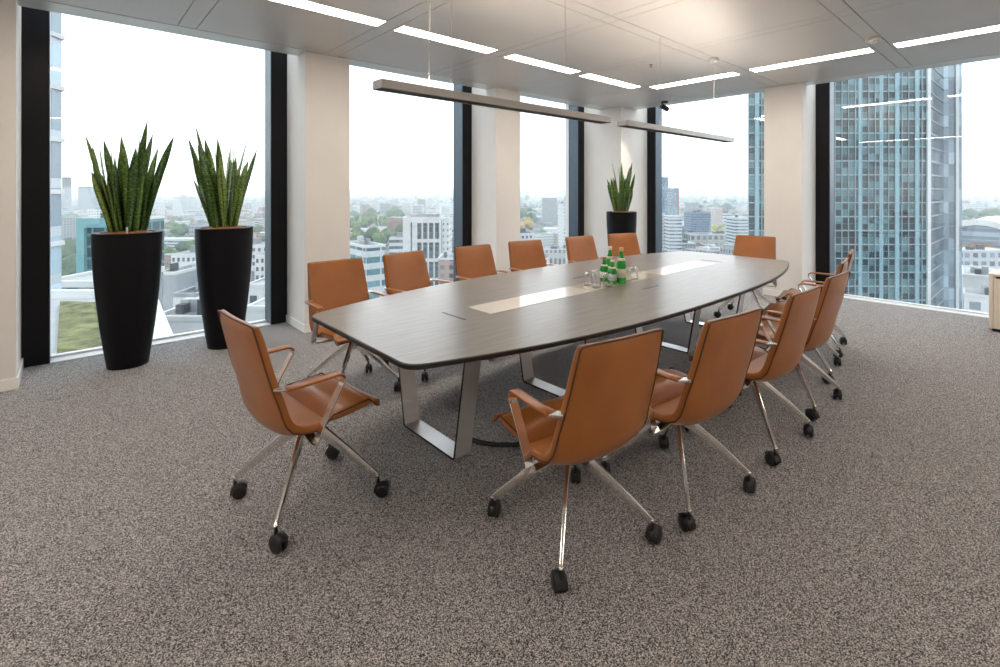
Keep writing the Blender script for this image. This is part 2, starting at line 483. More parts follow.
pendant(1.253, 3.313, 'longer-looking silver bar pendant hanging nearer the camera over the table', [(1.586, .006, WHITECABLE), (1.745, .0016, STEELW), (2.80, .0016, STEELW)], [1.586])
pendant(3.54, 5.68, 'silver bar pendant over the far half of the table, beside the corner pier', [(4.157, .0016, STEELW), (5.277, .006, WHITECABLE)], [5.277])

# ceiling fittings
t = thing('smoke_detector', 'round white smoke detector on the ceiling between two light strips', 'smoke detector', (5.69, 1.075, ZC))
MB().lathe([(0, -.05), (.02, -.05), (.034, -.044), (.04, -.03)], 24).build('sensor_cap', SKIRT, t)
MB().lathe([(.04, -.03), (.058, -.028), (.062, -.02), (.062, 0)], 28).build('base', LAMPFR, t)
t = thing('sprinkler_head', 'tiny dark sprinkler head in the ceiling above the far planter', 'sprinkler', (5.0, 3.0, ZC))
MB().lathe([(0, -.03), (.012, -.03), (.012, -.026), (.005, -.022), (.005, -.006), (.02, -.004), (.022, 0)], 16).build('nozzle', simple('sprinkler_metal', (.2, .19, .18), .4, .7, var=.05), t)
for x, y, l in [(.77, 5.195, 'small metal hook on the soffit above the two tall planters'), (3.0, 5.195, 'small metal hook on the soffit above the second window'),
                (7.30, 3.65, 'small metal hook on the soffit above the window left of the beige pier'), (7.39, 1.07, 'small metal hook on the soffit above the glass tower view')]:
    t = thing('soffit_hook', l, 'hook', (x, y, ZC), 0, 'small hooks along the window soffit')
    MB().lathe([(.003, -.02), (.003, -.006), (.012, -.004), (.012, 0)], 12).tube([(0, 0, -.018), (.006, 0, -.028), (.012, 0, -.024)], .003, 6).build('hook_stem', SATIN, t)
t = thing('ceiling_spotlight', 'small black spotlight on the ceiling over the corner planter', 'spotlight', (7.24, 4.10, ZC), R(150))
MB().lathe([(.055, -.03), (.055, 0)], 20).build('base', BLACKP, t)
MB().box(-.012, .012, -.004, .004, -.075, -.03).build('bracket', SATIN, t)
ax = Matrix.Rotation(R(62), 3, 'Y')
MB().lathe([(0, -.07), (.035, -.07), (.04, -.05), (.04, .06), (.036, .065)], 20, c=(0, 0, -.10), axis=ax).build('lamp_head', BLACKP, t)
MB().lathe([(0, .060), (.034, .060)], 20, c=(0, 0, -.10), axis=ax).build('lens', LAMPFR, t)

# ---------------------------------------------------------------- conference table
TX, TY, TZ = 3.355, 2.34, .74
def table_half(x):
    u = abs(x - TX) / 2.285
    return .875 - .315 * u ** 2.6
def table_outline(inset=0.):
    a, b = 1.07 + inset, 5.64 - inset
    rc = .075
    xs = [a + rc + (b - a - 2 * rc) * i / 48 for i in range(49)]
    near = [(x, TY - table_half(x) + inset) for x in xs]
    def corner(p, q, c):     # quarter bend from p to q about corner c
        out = []
        for i in range(1, 7):
            t = i / 7
            out.append(((1 - t) ** 2 * p[0] + 2 * t * (1 - t) * c[0] + t * t * q[0], (1 - t) ** 2 * p[1] + 2 * t * (1 - t) * c[1] + t * t * q[1]))
        return out
    hy = table_half(a) - inset
    pts = list(near)
    c = (b, TY - hy); q = (b, TY - hy + rc); pts += corner(near[-1], q, c) + [q]
    q2 = (b, TY + hy - rc); far = [(x, TY + table_half(x) - inset) for x in reversed(xs)]
    pts += [q2] + corner(q2, far[0], (b, TY + hy)) + far
    q3 = (a, TY + hy - rc); pts += corner(far[-1], q3, (a, TY + hy)) + [q3]
    q4 = (a, TY - hy + rc); pts += [q4] + corner(q4, near[0], (a, TY - hy))
    return pts
tbl = thing('conference_table', 'long boat-shaped dark wood conference table with cream glass inlay', 'table', (TX, TY, 0))
def rel(pts): return [(x - TX, y - TY) for x, y in pts]
# top with a slot for the inlay: two boards of veneer and their black edge
MB().prism(rel(table_outline(.006)), TZ - .004, TZ).build('tabletop', WOOD, tbl)
MB().prism(rel(table_outline(0)), TZ - .024, TZ - .0035).build('table_edge', EDGE, tbl, bevel=.003)
ix0, ix1, iy0, iy1 = 1.89 - TX, 4.86 - TX, 2.20 - TY, 2.425 - TY
w3 = (ix1 - ix0) / 3
for k in range(3):
    MB().box(ix0 + k * w3 + .002, ix0 + (k + 1) * w3 - .002, iy0, iy1, TZ, TZ + .0015).build('glass_inlay', INLAY2 if k == 1 else INLAY, tbl)
for x, y, lx, ly in [(1.70, 2.31, .007, .11), (5.02, 2.31, .007, .11), (3.32, 1.992, .11, .007), (3.28, 2.625, .11, .007)]:
    MB().box(x - TX - lx, x - TX + lx, y - TY - ly, y - TY + ly, TZ, TZ + .0012).build('cable_slot', EDGE, tbl)
# trapezoid loop legs of wide flat bar
def leg_frame(x):
    w = .055; t = .012
    yb0, yb1, yt0, yt1 = 2.15 - TY, 2.665 - TY, 2.02 - TY, 2.81 - TY
    outer = [(yt1, TZ - .03), (yb1 + .012, .014), (yb1, .0), (yb0, .0), (yb0 - .012, .014), (yt0, TZ - .03)]
    inner = [(yt1 - t, TZ - .03), (yb1 - .002, t + .004), (yb1 - .008, t), (yb0 + .008, t), (yb0 + .002, t + .004), (yt0 + t, TZ - .03)]
    b = MB(); n = len(outer); base = 0
    for sx in (x - TX - w, x - TX + w):
        b.v += [(sx, y, z) for y, z in outer] + [(sx, y, z) for y, z in inner]
    m = 2 * n
    for i in range(n - 1):
        b.face([i, i + 1, m + i + 1, m + i], 0)                          # outer skin
        b.face([n + i + 1, n + i, m + n + i, m + n + i + 1], 0)          # inner skin
        b.face([i + 1, i, n + i, n + i + 1], 1)                          # black edges
        b.face([m + i, m + i + 1, m + n + i + 1, m + n + i], 1)
    b.face([0, m, m + n, n], 1); b.face([n - 1, 2 * n - 1, m + 2 * n - 1, m + n - 1], 1)
    return b.build('leg_frame', [SATIN, EDGE], tbl)
for x in (1.635, 2.68, 4.25, 5.22): leg_frame(x)
MB().box(1.62 - TX, 5.26 - TX, -.06, .02, TZ - .075, TZ - .029).build('underframe_beam', EDGE, tbl)
MB().box(1.20 - TX, 1.27 - TX, .40, .47, TZ - .045, TZ - .029).build('underside_bracket', EDGE, tbl)

cb = MB()
pts = [(1.74, 2.33, .012), (1.79, 2.18, .012), (1.84, 2.10, .012), (1.93, 2.02, .011), (2.02, 1.98, .010), (2.16, 2.0, .010), (2.32, 2.1, .010), (2.42, 2.3, .010)]
tag(cb.tube(pts, .008, 8).build('power_cable', CABLE), 'black power cable lying on the carpet under the table', 'cable', 'cables on the floor under the table')
cb = MB()
side = []
for i, (x, y, z) in enumerate(pts):
    d = (Vector(pts[min(i + 1, len(pts) - 1)]) - Vector(pts[max(i - 1, 0)])).normalized()
    side.append((x - d.y * .03, y + d.x * .03, z - .003))
tag(cb.tube(side, .006, 8).build('data_cable', CABLE), 'thinner black cable running beside the power cable under the table', 'cable', 'cables on the floor under the table')

# ---------------------------------------------------------------- chairs
PROF = [(-.300, .925), (-.2985, .918), (-.290, .885), (-.272, .815), (-.252, .735), (-.230, .655), (-.208, .590), (-.194, .538), (-.181, .500), (-.160, .472), (-.128, .457), (-.085, .451),
        (-.040, .449), (.010, .447), (.075, .450), (.140, .456), (.195, .461), (.238, .462), (.256, .459), (.262, .457)]
def arm_path(sy):
    y = .268 * sy
    p = [(-.236, .232 * sy, .656), (-.210, .262 * sy, .655), (-.15, y, .655), (-.05, y, .657), (.015, y, .658)]
    for i in range(1, 7):                           # bend over the front
        a = PI / 2 - i / 6 * R(142)
        p.append((.015 + .030 * math.cos(a), y, .628 + .030 * math.sin(a)))
    p += [(-.02, y, .545 - .03), (-.062, y, .435)]
    p += [(-.078, y, .398), (-.082, y * .985, .387), (-.080, y * .94, .381)]
    p += [(-.070, .20 * sy, .379), (-.050, .10 * sy, .379), (-.035, .03 * sy, .379)]
    return p
def flat(w, t): return [(-w, -t), (w, -t), (w, t), (-w, t)]

def make_chair(label):
    c = thing('conference_chair', label, 'chair', group='tan leather conference chairs around the table')
    # upholstered shell: one padded surface from headline to seat front
    n = len(PROF); NV = 13
    P = [Vector((x, 0, z)) for x, z in PROF]
    T = [(P[min(i + 1, n - 1)] - P[max(i - 1, 0)]).normalized() for i in range(n)]
    Nn = [Vector((-t.z, 0, t.x)) * -1 for t in T]     # towards the sitter
    Nn = [q if (q.x > 0 or q.z > 0) else -q for q in Nn]
    L = [0]
    for i in range(1, n): L.append(L[-1] + (P[i] - P[i - 1]).length)
    tot = L[-1]
    def halfw(s):
        d = min(s, tot - s)
        w = .217 + .030 * min(1, s / (tot * .5)) if s < tot * .62 else .247 - .012 * (s - tot * .62) / (tot * .38)
        r = .004
        if d < r: w -= r - math.sqrt(max(0, r * r - (r - d) ** 2))
        return w
    b = MB()
    for side in (1, -1):
        for i in range(n):
            w = halfw(L[i]); e = min(L[i], tot - L[i])
            for j in range(NV):
                v = -1 + 2 * j / (NV - 1)
                vv = math.sin(v * PI / 2)
                th = .020 * (1 - abs(vv) ** 8 * .22) * (1 if e > .02 else .6)
                hollow = -.009 * (1 - vv * vv) * (1 if side == 1 else .9)
                if side == -1:          # the outer shell bellies out, most of all around the bend
                    hollow = -(.016 + .034 * math.exp(-((L[i] - tot * .58) / .17) ** 2)) * (1 - abs(vv) ** 2.4) * min(1, e / .08 + .25)
                p = P[i] + Nn[i] * (side * th + hollow - .008)
                b.v.append((p.x, vv * w, p.z))
    def I(sd, i, j): return (0 if sd == 1 else n * NV) + i * NV + j
    for i in range(n - 1):
        for j in range(NV - 1):
            b.face([I(1, i, j), I(1, i + 1, j), I(1, i + 1, j + 1), I(1, i, j + 1)], 0, None, True)
            b.face([I(-1, i, j), I(-1, i, j + 1), I(-1, i + 1, j + 1), I(-1, i + 1, j)], 0, None, True)
        b.face([I(1, i, 0), I(-1, i, 0), I(-1, i + 1, 0), I(1, i + 1, 0)], 0, None, True)
        b.face([I(1, i, NV - 1), I(1, i + 1, NV - 1), I(-1, i + 1, NV - 1), I(-1, i, NV - 1)], 0, None, True)
    for j in range(NV - 1):
        b.face([I(1, 0, j), I(1, 0, j + 1), I(-1, 0, j + 1), I(-1, 0, j)], 0, None, True)
        b.face([I(1, n - 1, j), I(-1, n - 1, j), I(-1, n - 1, j + 1), I(1, n - 1, j + 1)], 0, None, True)
    shell = b.build('seat_shell', LEATHER, c, subsurf=1)
    # seam all the way round the rim
    rim = []
    for i in range(n): rim.append((P[i] - Nn[i] * .0225 + Vector((0, halfw(L[i]) - .001, 0))))
    q = P[-1] - Nn[-1] * .012 + T[-1] * .001
    for k in range(1, 8): rim.append(Vector((q.x, halfw(tot) * (1 - 2 * k / 8), q.z)) - Nn[-1] * .008 * (1 - (1 - 2 * k / 8) ** 2))
    for i in reversed(range(n)): rim.append((P[i] - Nn[i] * .0225 - Vector((0, halfw(L[i]) - .001, 0))))
    q = P[0] - Nn[0] * .018 - T[0] * .001
    for k in range(1, 8): rim.append(Vector((q.x, -halfw(0) * (1 - 2 * k / 8), q.z)) - Nn[0] * .008 * (1 - (1 - 2 * k / 8) ** 2))
    MB().tube(rim, .0042, 6, closed=True).build('piping', PIPING, shell)
    for sy in (1, -1):
        ap = arm_path(sy)
        ups = []
        for i, p in enumerate(ap):
            a = Vector(ap[min(i + 1, len(ap) - 1)]) - Vector(ap[max(i - 1, 0)])
            a.normalize()
            if i < 15: u = a.cross(Vector((0, 1, 0)));  u = -u if u.z < 0 and i < 6 else u
            else: u = Vector((0, 0, 1))
            ups.append(tuple(u))
        # keep one side of the bar facing outwards all along
        for i in range(1, len(ups)):
            if i < 15:
                a = Vector(ap[min(i + 1, len(ap) - 1)]) - Vector(ap[max(i - 1, 0)])
                ups[i] = tuple(Vector((-a.z, 0, a.x)).normalized() if True else 0)
            else:
                ups[i] = (0, 0, -1)
        ups[0] = (0, 0, 1)
        arm = MB().sweep(ap, flat(.020, .0042), 0, ups, smooth=False).build('armrest', CHROME, c, bevel=.0015)
        pad = [Vector(p) + Vector(u) * .003 for p, u in zip(ap[1:8], ups[1:8])]
        MB().sweep(pad, [(-.0230, -.0065), (.0230, -.0065), (.0240, .001), (.020, .0042), (-.020, .0042), (-.0240, .001)], 0, ups[1:8]).build('arm_pad', LEATHER, arm)
        MB().box(-.252, -.228, min(.218 * sy, .246 * sy), max(.218 * sy, .246 * sy), .649, .662).build('mounting_clip', CHROME, arm, bevel=.004)
    # under-seat plate and hub
    MB().box(-.11, .10, -.075, .075, .395, .428).box(-.075, .035, -.045, .045, .365, .396).build('tilt_mechanism', HOOD, c, bevel=.006)
    MB().lathe([(.024, .30), (.027, .305), (.027, .372), (.021, .376), (.021, .392)], 20).build('gas_column', CHROME, c)
    for k in range(4):
        a = R(45 + 90 * k); d = Vector((math.cos(a), math.sin(a), 0))
        path = [(d * r + Vector((0, 0, z))) for r, z in ((.018, .362), (.06, .330), (.12, .283), (.20, .220), (.28, .150), (.335, .102), (.347, .091))]
        sc = [(1.2, 1.2), (1.15, 1.15), (1.0, 1.0), (.9, .85), (.8, .7), (.7, .6), (.65, .55)]
        lg = MB()
        lg.sweep(path, [(-.008, -.026), (.008, -.026), (.012, .004), (.008, .022), (-.008, .022), (-.012, .004)], 0, (0, 0, 1), smooth=False, scale=sc)
        leg = lg.build('base_leg', CHROME, c, bevel=.002)
        MB().lathe([(.009, .060), (.009, .095), (.011, .097), (.011, .104), (.007, .107)], 12, c=tuple(d * .342)).build('castor_stem', CHROME, leg)
        # twin-wheel castor trailing sideways
        sw = R((-45, -20, -75, -40)[k]); e = Vector((math.cos(sw), math.sin(sw), 0)); o = d * .342 + e * .020
        rot = Matrix.Rotation(sw, 3, 'Z') @ Matrix.Rotation(PI / 2, 3, 'X')
        w = MB()
        for zz in (-.0265, .004):
            w.lathe([(0, zz), (.020, zz), (.028, zz + .003), (.032, zz + .007), (.032, zz + .016), (.028, zz + .0205), (.020, zz + .0225), (0, zz + .0225)], 20, c=(o.x, o.y, .032), axis=rot)
        w.lathe([(0, -.024), (.010, -.024), (.010, .024), (0, .024)], 12, c=(o.x, o.y, .032), axis=rot)
        hood = []
        for i in range(10):
            t = R(-10 + 160 * i / 9); hood.append(o + e * (-.036 * math.cos(t)) + Vector((0, 0, .032 + .036 * math.sin(t))))
        w.sweep(hood, flat(.020, .003), 0, [tuple((h - (o + Vector((0, 0, .032)))).normalized()) for h in hood])
        w.build('castor', BLACKP, leg)
    return c

CH = [  # x, y, facing (degrees), label
    (.866, 2.368, 4.7, 'tan leather swivel chair standing alone at the near end of the table by the planters'),
    (1.630, 1.372, 80, 'tan leather swivel chair seen from behind, nearest of the row on the carpet side'),
    (2.275, 1.23, 83, 'tan leather swivel chair second in the carpet-side row, behind the nearest one'),
    (3.08, 1.19, 88, 'tan leather swivel chair third in the carpet-side row'),
    (3.82, 1.215, 89, 'tan leather swivel chair fourth in the carpet-side row, hiding two more'),
    (4.56, 1.36, 98, 'tan leather swivel chair fifth in the carpet-side row, mostly hidden'),
    (5.26, 1.47, 100, 'tan leather swivel chair last in the carpet-side row, a sliver before the glass tower'),
    (1.594, 3.42, -90, 'tan leather chair in front of the second window pier, first of the window-side row'),
    (2.29, 3.49, -81.6, 'tan leather chair before the white office building, second of the window-side row'),
    (3.03, 3.49, -91, 'tan leather chair third in the window-side row, before the black mullion'),
    (3.72, 3.49, -98, 'tan leather chair fourth in the window-side row, before the third pier'),
    (4.57, 3.417, -97, 'tan leather chair fifth in the window-side row, behind the water glasses'),
    (5.24, 3.315, -107, 'tan leather chair last in the window-side row, in front of the corner planter'),
    (5.92, 2.30, 186, 'tan leather chair at the far head of the table, against the beige pier'),
]
proto = make_chair(CH[0][3])
for i, (x, y, a, l) in enumerate(CH):
    o = proto if i == 0 else copy_tree(proto)
    o.location = (x, y, 0); o.rotation_euler = (0, 0, R(a)); o['label'] = l

# ---------------------------------------------------------------- planters with snake plants
def leaf_mesh(rg, L, w, lean, az, base):
    """sword-shaped leaf, slightly folded and twisted, with a little thickness"""
    b = MB(); n = 11; tw0 = rg.uniform(0, PI); tw = rg.uniform(-.9, .9)
    d = Vector((math.cos(az), math.sin(az), 0)); curve = rg.uniform(-.05, .12)
    rows = []
    for i in range(n):
        t = i / (n - 1)
        ww = w * (.50 + .50 * min(1, t / .5)) * (1 if t < .68 else max(.02, (1 - ((t - .68) / .32) ** 1.9)))
        p = Vector(base) + d * (math.sin(lean) * L * t + curve * L * t * t) + Vector((0, 0, math.cos(lean) * L * t))
        a = tw0 + tw * t
        s_ = Vector((math.cos(a), math.sin(a), 0)); f_ = Vector((-math.sin(a), math.cos(a), 0))
        fold = .22 * ww
        rows.append([p - s_ * ww + f_ * fold, p - f_ * .0025, p + s_ * ww + f_ * fold, p + f_ * .004])
    for r_ in rows: b.v += [tuple(q) for q in r_]
    for i in range(n - 1):
        for j in range(4):
            k = (j + 1) % 4
            u0, u1 = (0, .5, 1, .5)[j], (0, .5, 1, .5)[k]
            t0, t1 = L * i / (n - 1) * 2, L * (i + 1) / (n - 1) * 2
            o = base[0] * 3.1
            b.face([i * 4 + j, i * 4 + k, i * 4 + 4 + k, i * 4 + 4 + j], 0, [(u0 + o, t0), (u1 + o, t0), (u1 + o, t1), (u0 + o, t1)], True)
    b.face([3, 2, 1, 0]); b.face([4 * n - 4, 4 * n - 3, 4 * n - 2, 4 * n - 1])
    return b

def planter(x, y, label, seed, rot, nleaf, spread, hgt=1.125, top=1.02, gauge=(.16, -.10)):
    rg = random.Random(seed)
    t = thing('potted_snake_plant', label, 'potted plant', (x, y, 0), rot, 'tall black planters with snake plants')
    prof = []
    m = 16
    for i in range(m + 1):
        s_ = i / m
        r = .143 + (.243 - .143) * (1 - (1 - s_) ** 1.75)
        prof.append((r, .002 + s_ * (hgt - .012)))
    prof = [(0, .001), (.13, .001)] + prof + [(.245, hgt - .004), (.239, hgt), (.196, hgt - .002), (.190, hgt - .010), (.188, hgt - .045), (0, hgt - .045)]
    MB().lathe(prof, 48).build('pot', POTM, t)
    sb = MB(); k = 24
    sb.lathe([(.0, hgt + .014), (.08, hgt + .012), (.14, hgt + .004), (.187, hgt - .012), (.187, hgt - .04), (0, hgt - .04)], k)
    sb.build('soil', SOIL, t)
    MB().lathe([(.008, hgt - .03), (.008, hgt + .045), (.006, hgt + .05)], 10, c=(gauge[0], gauge[1], 0)).build('water_gauge', simple('clear_gauge_plastic', (.55, .56, .55), .3, var=.05), t)
    for i in range(nleaf):
        a = rg.uniform(0, 2 * PI); rr = .115 * math.sqrt(rg.random())
        lean = R(2 + spread * (rr / .115) * rg.uniform(.3, 1.15))
        L = top * rg.uniform(.45, 1.0) * (1 - .25 * (rr / .115) * rg.random())
        leaf_mesh(rg, L, rg.uniform(.022, .037), lean, a + rg.uniform(-.4, .4), (rr * math.cos(a), rr * math.sin(a), hgt - .03)).build('leaf', LEAF, t)
planter(.394, 5.18, 'tall black planter with snake plant nearest the first black mullion', 5, 0, 44, 12, gauge=(-.02, -.17))
planter(1.13, 5.21, 'tall black planter with snake plant second along the first window, behind the lone chair', 12, 1., 42, 13, gauge=(.16, .06))
planter(6.80, 4.62, 'black planter with snake plant standing alone before the white corner pier', 21, 2., 30, 10, top=.86, gauge=(.12, .12))

# ---------------------------------------------------------------- water bottles and tumblers
def bottle(x, y, H, label, capm, labm):
    t = thing('water_bottle', label, 'bottle', (x, y, TZ + .002), 0, 'green water bottles on the table')
    k = H / .275; r = .038 * (.8 + .2 * k)
    body = [(0, .004), (r * .75, .0), (r * .96, .004), (r, .012), (r, .135 * k), (r * .93, .155 * k), (r * .70, .185 * k), (r * .46, .210 * k), (r * .37, .225 * k), (r * .35, .250 * k), (r * .40, .252 * k), (r * .40, .258 * k), (0, .258 * k)]
    MB().lathe(body, 28).build('glass_body', BOTTLE, t)
    MB().lathe([(r * 1.012, .045 * k), (r * 1.012, .115 * k)], 28).build('paper_label', labm, t)
    MB().lathe([(r * .79, .176 * k), (r * .62, .195 * k)], 28).build('neck_label', LABELM, t)
    MB().lathe([(r * .44, .248 * k), (r * .46, .25 * k), (r * .46, .272 * k), (r * .42, .275 * k), (0, .275 * k)], 20).build('cap', capm, t)
bottle(3.283, 2.232, .282, 'tall green glass water bottle with orange cap, standing towards the far head', CAPO, LABELM)
bottle(3.357, 2.392, .270, 'tall green glass water bottle with pale cap, standing behind the small ones', CAPW, LABELB)
bottle(3.244, 2.366, .196, 'small green glass bottle with brown cap, first beside the tumblers', CAPD, LABELM)
bottle(3.205, 2.262, .190, 'small green glass bottle with bluish label, between the two tall bottles', CAPW, LABELB)

def tumbler(x, y, label):
    t = thing('water_tumbler', label, 'drinking glass', (x, y, TZ + .002), 0, 'upturned tumblers on the table')
    w = .0022
    MB().lathe([(.040, 0), (.0375, .035), (.033, .080), (.030, .098), (.026, .104), (0, .105), (0, .099), (.025, .098), (.028, .090), (.0305, .078), (.0352, .035), (.0378, 0), (.040, 0)], 28).build('glass_wall', TUMBLER, t)
for x, y, l in [(3.020, 2.352, 'clear upturned tumbler at the end of the cluster facing the planters'),
                (2.995, 2.262, 'clear upturned tumbler second from the planter side, closest to the carpet-side chairs'),
                (3.145, 2.378, 'clear upturned tumbler at the rear of the group, touching distance from the brown-capped bottle'),
                (3.085, 2.222, 'clear upturned tumbler directly in front of the small green bottles'),
                (3.405, 2.262, 'clear upturned tumbler right beside the tall orange-capped bottle'),
                (3.500, 2.258, 'clear upturned tumbler at the end of the cluster towards the far head')]:
    tumbler(x, y, l)

# ---------------------------------------------------------------- oak cabinet at the short window wall
t = thing('oak_sideboard', 'light oak sideboard cut by the picture edge beside the short window wall', 'cabinet', (7.24, .385, 0), R(0))
MB().box(0, .42, -1.5, 0, .03, .60).build('carcass', OAK, t, bevel=.002)
MB().box(.02, .40, -1.48, -.02, 0, .03).build('plinth', BLACKP, t)
for k in range(3):
    d = MB().box(-.019, -.001, -.50 - .49 * k, -.035 - .49 * k, .035, .555).build('door', OAK, t, bevel=.002)
    MB().box(-.012, -.001, -.50 - .49 * k, -.05 - .49 * k, .557, .575).build('grip_rail', EDGE, d)
MB().box(-.019, .42, -1.5, 0.0, .58, .602).build('top_board', OAK, t, bevel=.002)
MB().box(-.019, -.001, -.032, 0, .03, .58).build('side_edge', OAK, t, bevel=.002)

#CITY-START
# ---------------------------------------------------------------- the city outside, some twenty storeys below
GZ = -70.0
def yaw_of(px): return math.atan2(*(FW + RT * ((px - 500) / FPX)).yx)
CONC = simple('pale_city_ground', (.15, .155, .155), .9, var=.5, scale=.03)
ROOFG = simple('grey_flat_roof', (.19, .195, .205), .9, var=.3, scale=.15)
ROOFW = simple('white_flat_roof', (.35, .365, .38), .8, var=.2, scale=.2)
ROOFD = simple('dark_flat_roof', (.065, .07, .08), .9, var=.3, scale=.15)
ROOFR = simple('red_brown_tiled_roof', (.15, .085, .062), .9, var=.3, scale=.3)
UNIT = simple('grey_roof_plant', (.26, .275, .285), .6, var=.2, scale=.5)
WHITEW = simple('white_render', (.52, .53, .53), .7, var=.06, scale=.1)
FAC = [facade('white_facade', (.50, .51, .51), (.05, .065, .08), 3.2, 3.3, .5, .5),
       facade('grey_facade', (.27, .275, .28), (.04, .08, .10), 2.8, 3.2, .55, .5),
       facade('beige_facade', (.37, .34, .30), (.07, .08, .09), 3., 3.1, .45, .5),
       facade('brick_facade', (.24, .15, .12), (.07, .08, .09), 3., 3.1, .45, .5),
       facade('ribbon_facade', (.44, .455, .47), (.05, .08, .10), 6., 3.4, .97, .45)]
ROOFS = [ROOFG, ROOFW, ROOFD, ROOFR]
TREEM = []
for nm, c in (('dark_green_tree_crown', (.045, .085, .035)), ('mid_green_tree_crown', (.085, .135, .045)), ('yellow_green_tree_crown', (.24, .24, .06)), ('ochre_tree_crown', (.34, .23, .08))):
    TREEM.append(simple(nm, c, .9, var=.55, scale=.6))
BARK = simple('tree_bark', (.10, .08, .06), .9, var=.3, scale=3)
WATER = simple('grey_river_water', (.17, .20, .20), .15, var=.1, scale=.05)
GRASSM = simple('patchy_roof_grass', (.115, .12, .045), .95, var=.75, scale=1.3, bump=.6, bscale=6)

structure(MB().box(-6000, 9000, -4000, 9000, GZ - 1, GZ).build('ground', CONC))

USED = []; CELLS = {}
def mark(c, r):
    USED.append((c[0], c[1], r))
def free(c, r): return all((c[0] - a) ** 2 + (c[1] - b) ** 2 > (r + q) ** 2 for a, b, q in USED)
def claim(c, r):
    """far away: a spot of its own on a coarse grid of claimed ground"""
    i, j = int(c[0] // 60), int(c[1] // 60)
    near = [q for a in (-1, 0, 1) for b_ in (-1, 0, 1) for q in CELLS.get((i + a, j + b_), ())]
    if any((c[0] - a) ** 2 + (c[1] - b_) ** 2 < (r + q) ** 2 for a, b_, q in near): return False
    if not free(c, r): return False
    CELLS.setdefault((i, j), []).append((c[0], c[1], r)); return True

def block(name, label, px0, px1, ytop, F, depth, wall, roof, cat='building', turn=0., group=None, base=GZ, units=0, parapet=.8, seed=1):
    """a building with wall, roof parapet and roof plant, its front facing the viewer's side turned by 'turn'"""
    c = city((px0 + px1) / 2, F)
    wd = (px1 - px0) / FPX * F * math.cos(turn) / max(.35, math.cos(math.atan((px0 + px1 - 1000) / 2 / FPX)) ** 0)
    zt = height(ytop, F)
    a = math.atan2(FW.y, FW.x) + turn
    t = thing(name, label, cat, (c.x, c.y, base), a, group)
    H = zt - base
    MB().box(0, depth, -wd / 2, wd / 2, 0, H - parapet).build('wall', wall, t)
    b = MB(); e = .35
    b.box(-.15, e, -wd / 2 - .15, wd / 2 + .15, H - parapet, H).box(depth - e, depth + .15, -wd / 2 - .15, wd / 2 + .15, H - parapet, H)
    b.box(e, depth - e, -wd / 2 - .15, -wd / 2 + e, H - parapet, H).box(e, depth - e, wd / 2 - e, wd / 2 + .15, H - parapet, H)
    b.build('roof_edge', WHITEW if roof in (ROOFG, ROOFW) else UNIT, t)
    MB().box(e, depth - e, -wd / 2 + e, wd / 2 - e, H - parapet, H - parapet * .55).build('roof', roof, t)
    rg = random.Random(seed)
    for k in range(units):
        ux = rg.uniform(.15, .7) * depth; uy = rg.uniform(-.38, .25) * wd; s1 = rg.uniform(.08, .2) * depth; s2 = rg.uniform(.08, .22) * wd
        MB().box(ux, ux + s1, uy, uy + s2, H - parapet * .55, H - parapet * .55 + rg.uniform(1.2, 3.)).build('rooftop_unit', rg.choice([UNIT, ROOFD, ROOFW]), t)
    m = c + Vector((math.cos(a), math.sin(a))) * depth / 2
    mark(m, math.hypot(depth, wd) / 2)
    return t, wd, H

def grid_part(t, name, mat, x, y0, y1, z0, z1, ny, nz, d=.25, wy=.3, wz=.3):
    b = MB()
    for i in range(ny + 1):
        y = y0 + (y1 - y0) * i / ny; b.box(x - d, x, y - wy / 2, y + wy / 2, z0, z1)
    for k in range(nz + 1):
        z = z0 + (z1 - z0) * k / nz; b.box(x - d * .7, x, y0, y1, z - wz / 2, z + wz / 2)
    return b.build(name, mat, t)

# --- first window -------------------------------------------------------
wing = facade('wing_glass_facade', (.42, .45, .49), (.20, .26, .31), 1.9, 3.6, .8, .8, .3)
t = thing('glass_wing', 'slim pale glass tower wing with white floor bands beside the first black mullion', 'building', (0, 0, 0))
a_ = city(52.0, 36); b_ = city(61.5, 37)
MB().prism([(a_.x - 8, a_.y + 1), (a_.x, a_.y), (b_.x, b_.y), (b_.x - 4, b_.y + 9), (a_.x - 9, a_.y + 9)], GZ, 60, 0).build('wall', wing, t)
bb = MB()
for z in [-10.5 + 3.9 * k for k in range(18)]:
    bb.prism([(a_.x - 8, a_.y + .8), (a_.x + .05, a_.y - .18), (b_.x + .2, b_.y - .1), (b_.x - 3.9, b_.y + 9.2), (a_.x - 9, a_.y + 9.2)], z, z + .32, 0)
bb.build('floor_band', WHITEW, t)
mark(a_, 16)

t = thing('roof_terrace', 'lower roof with patchy grass bed and white parapets just outside the first window', 'roof terrace', (0, 0, -6.4))
def loc(px, F): c = city(px, F); return (c.x, c.y)
q = [loc(20, 17.5), loc(188, 18.5), loc(152, 36), loc(30, 36)]
MB().prism(q, GZ + 6.4, 0, 0, 0).build('wall', FAC[0], t)
MB().prism(q, 0, .12).build('roof', simple('pale_roof_paving', (.36, .375, .39), .8, var=.1, scale=.8), t)
MB().prism([loc(57, 22.8), loc(150, 22.4), loc(140, 31.8), loc(60, 32.6)], .12, .45).build('grass_bed', GRASSM, t)
def wallstrip(p, q, w, z0, z1, name='parapet'):
    p, q = Vector(p), Vector(q); n = (q - p).normalized(); n = Vector((-n.y, n.x)) * w
    MB().prism([tuple(p), tuple(q), tuple(q + n), tuple(p + n)], z0, z1).build(name, WHITEW, t)
wallstrip(loc(20, 17.5), loc(188, 18.5), .8, .12, .9)
wallstrip(loc(188, 18.5), loc(152, 36), 1.1, .12, 1.0)
wallstrip(loc(152, 35.2), loc(30, 35.2), .5, .12, .7)
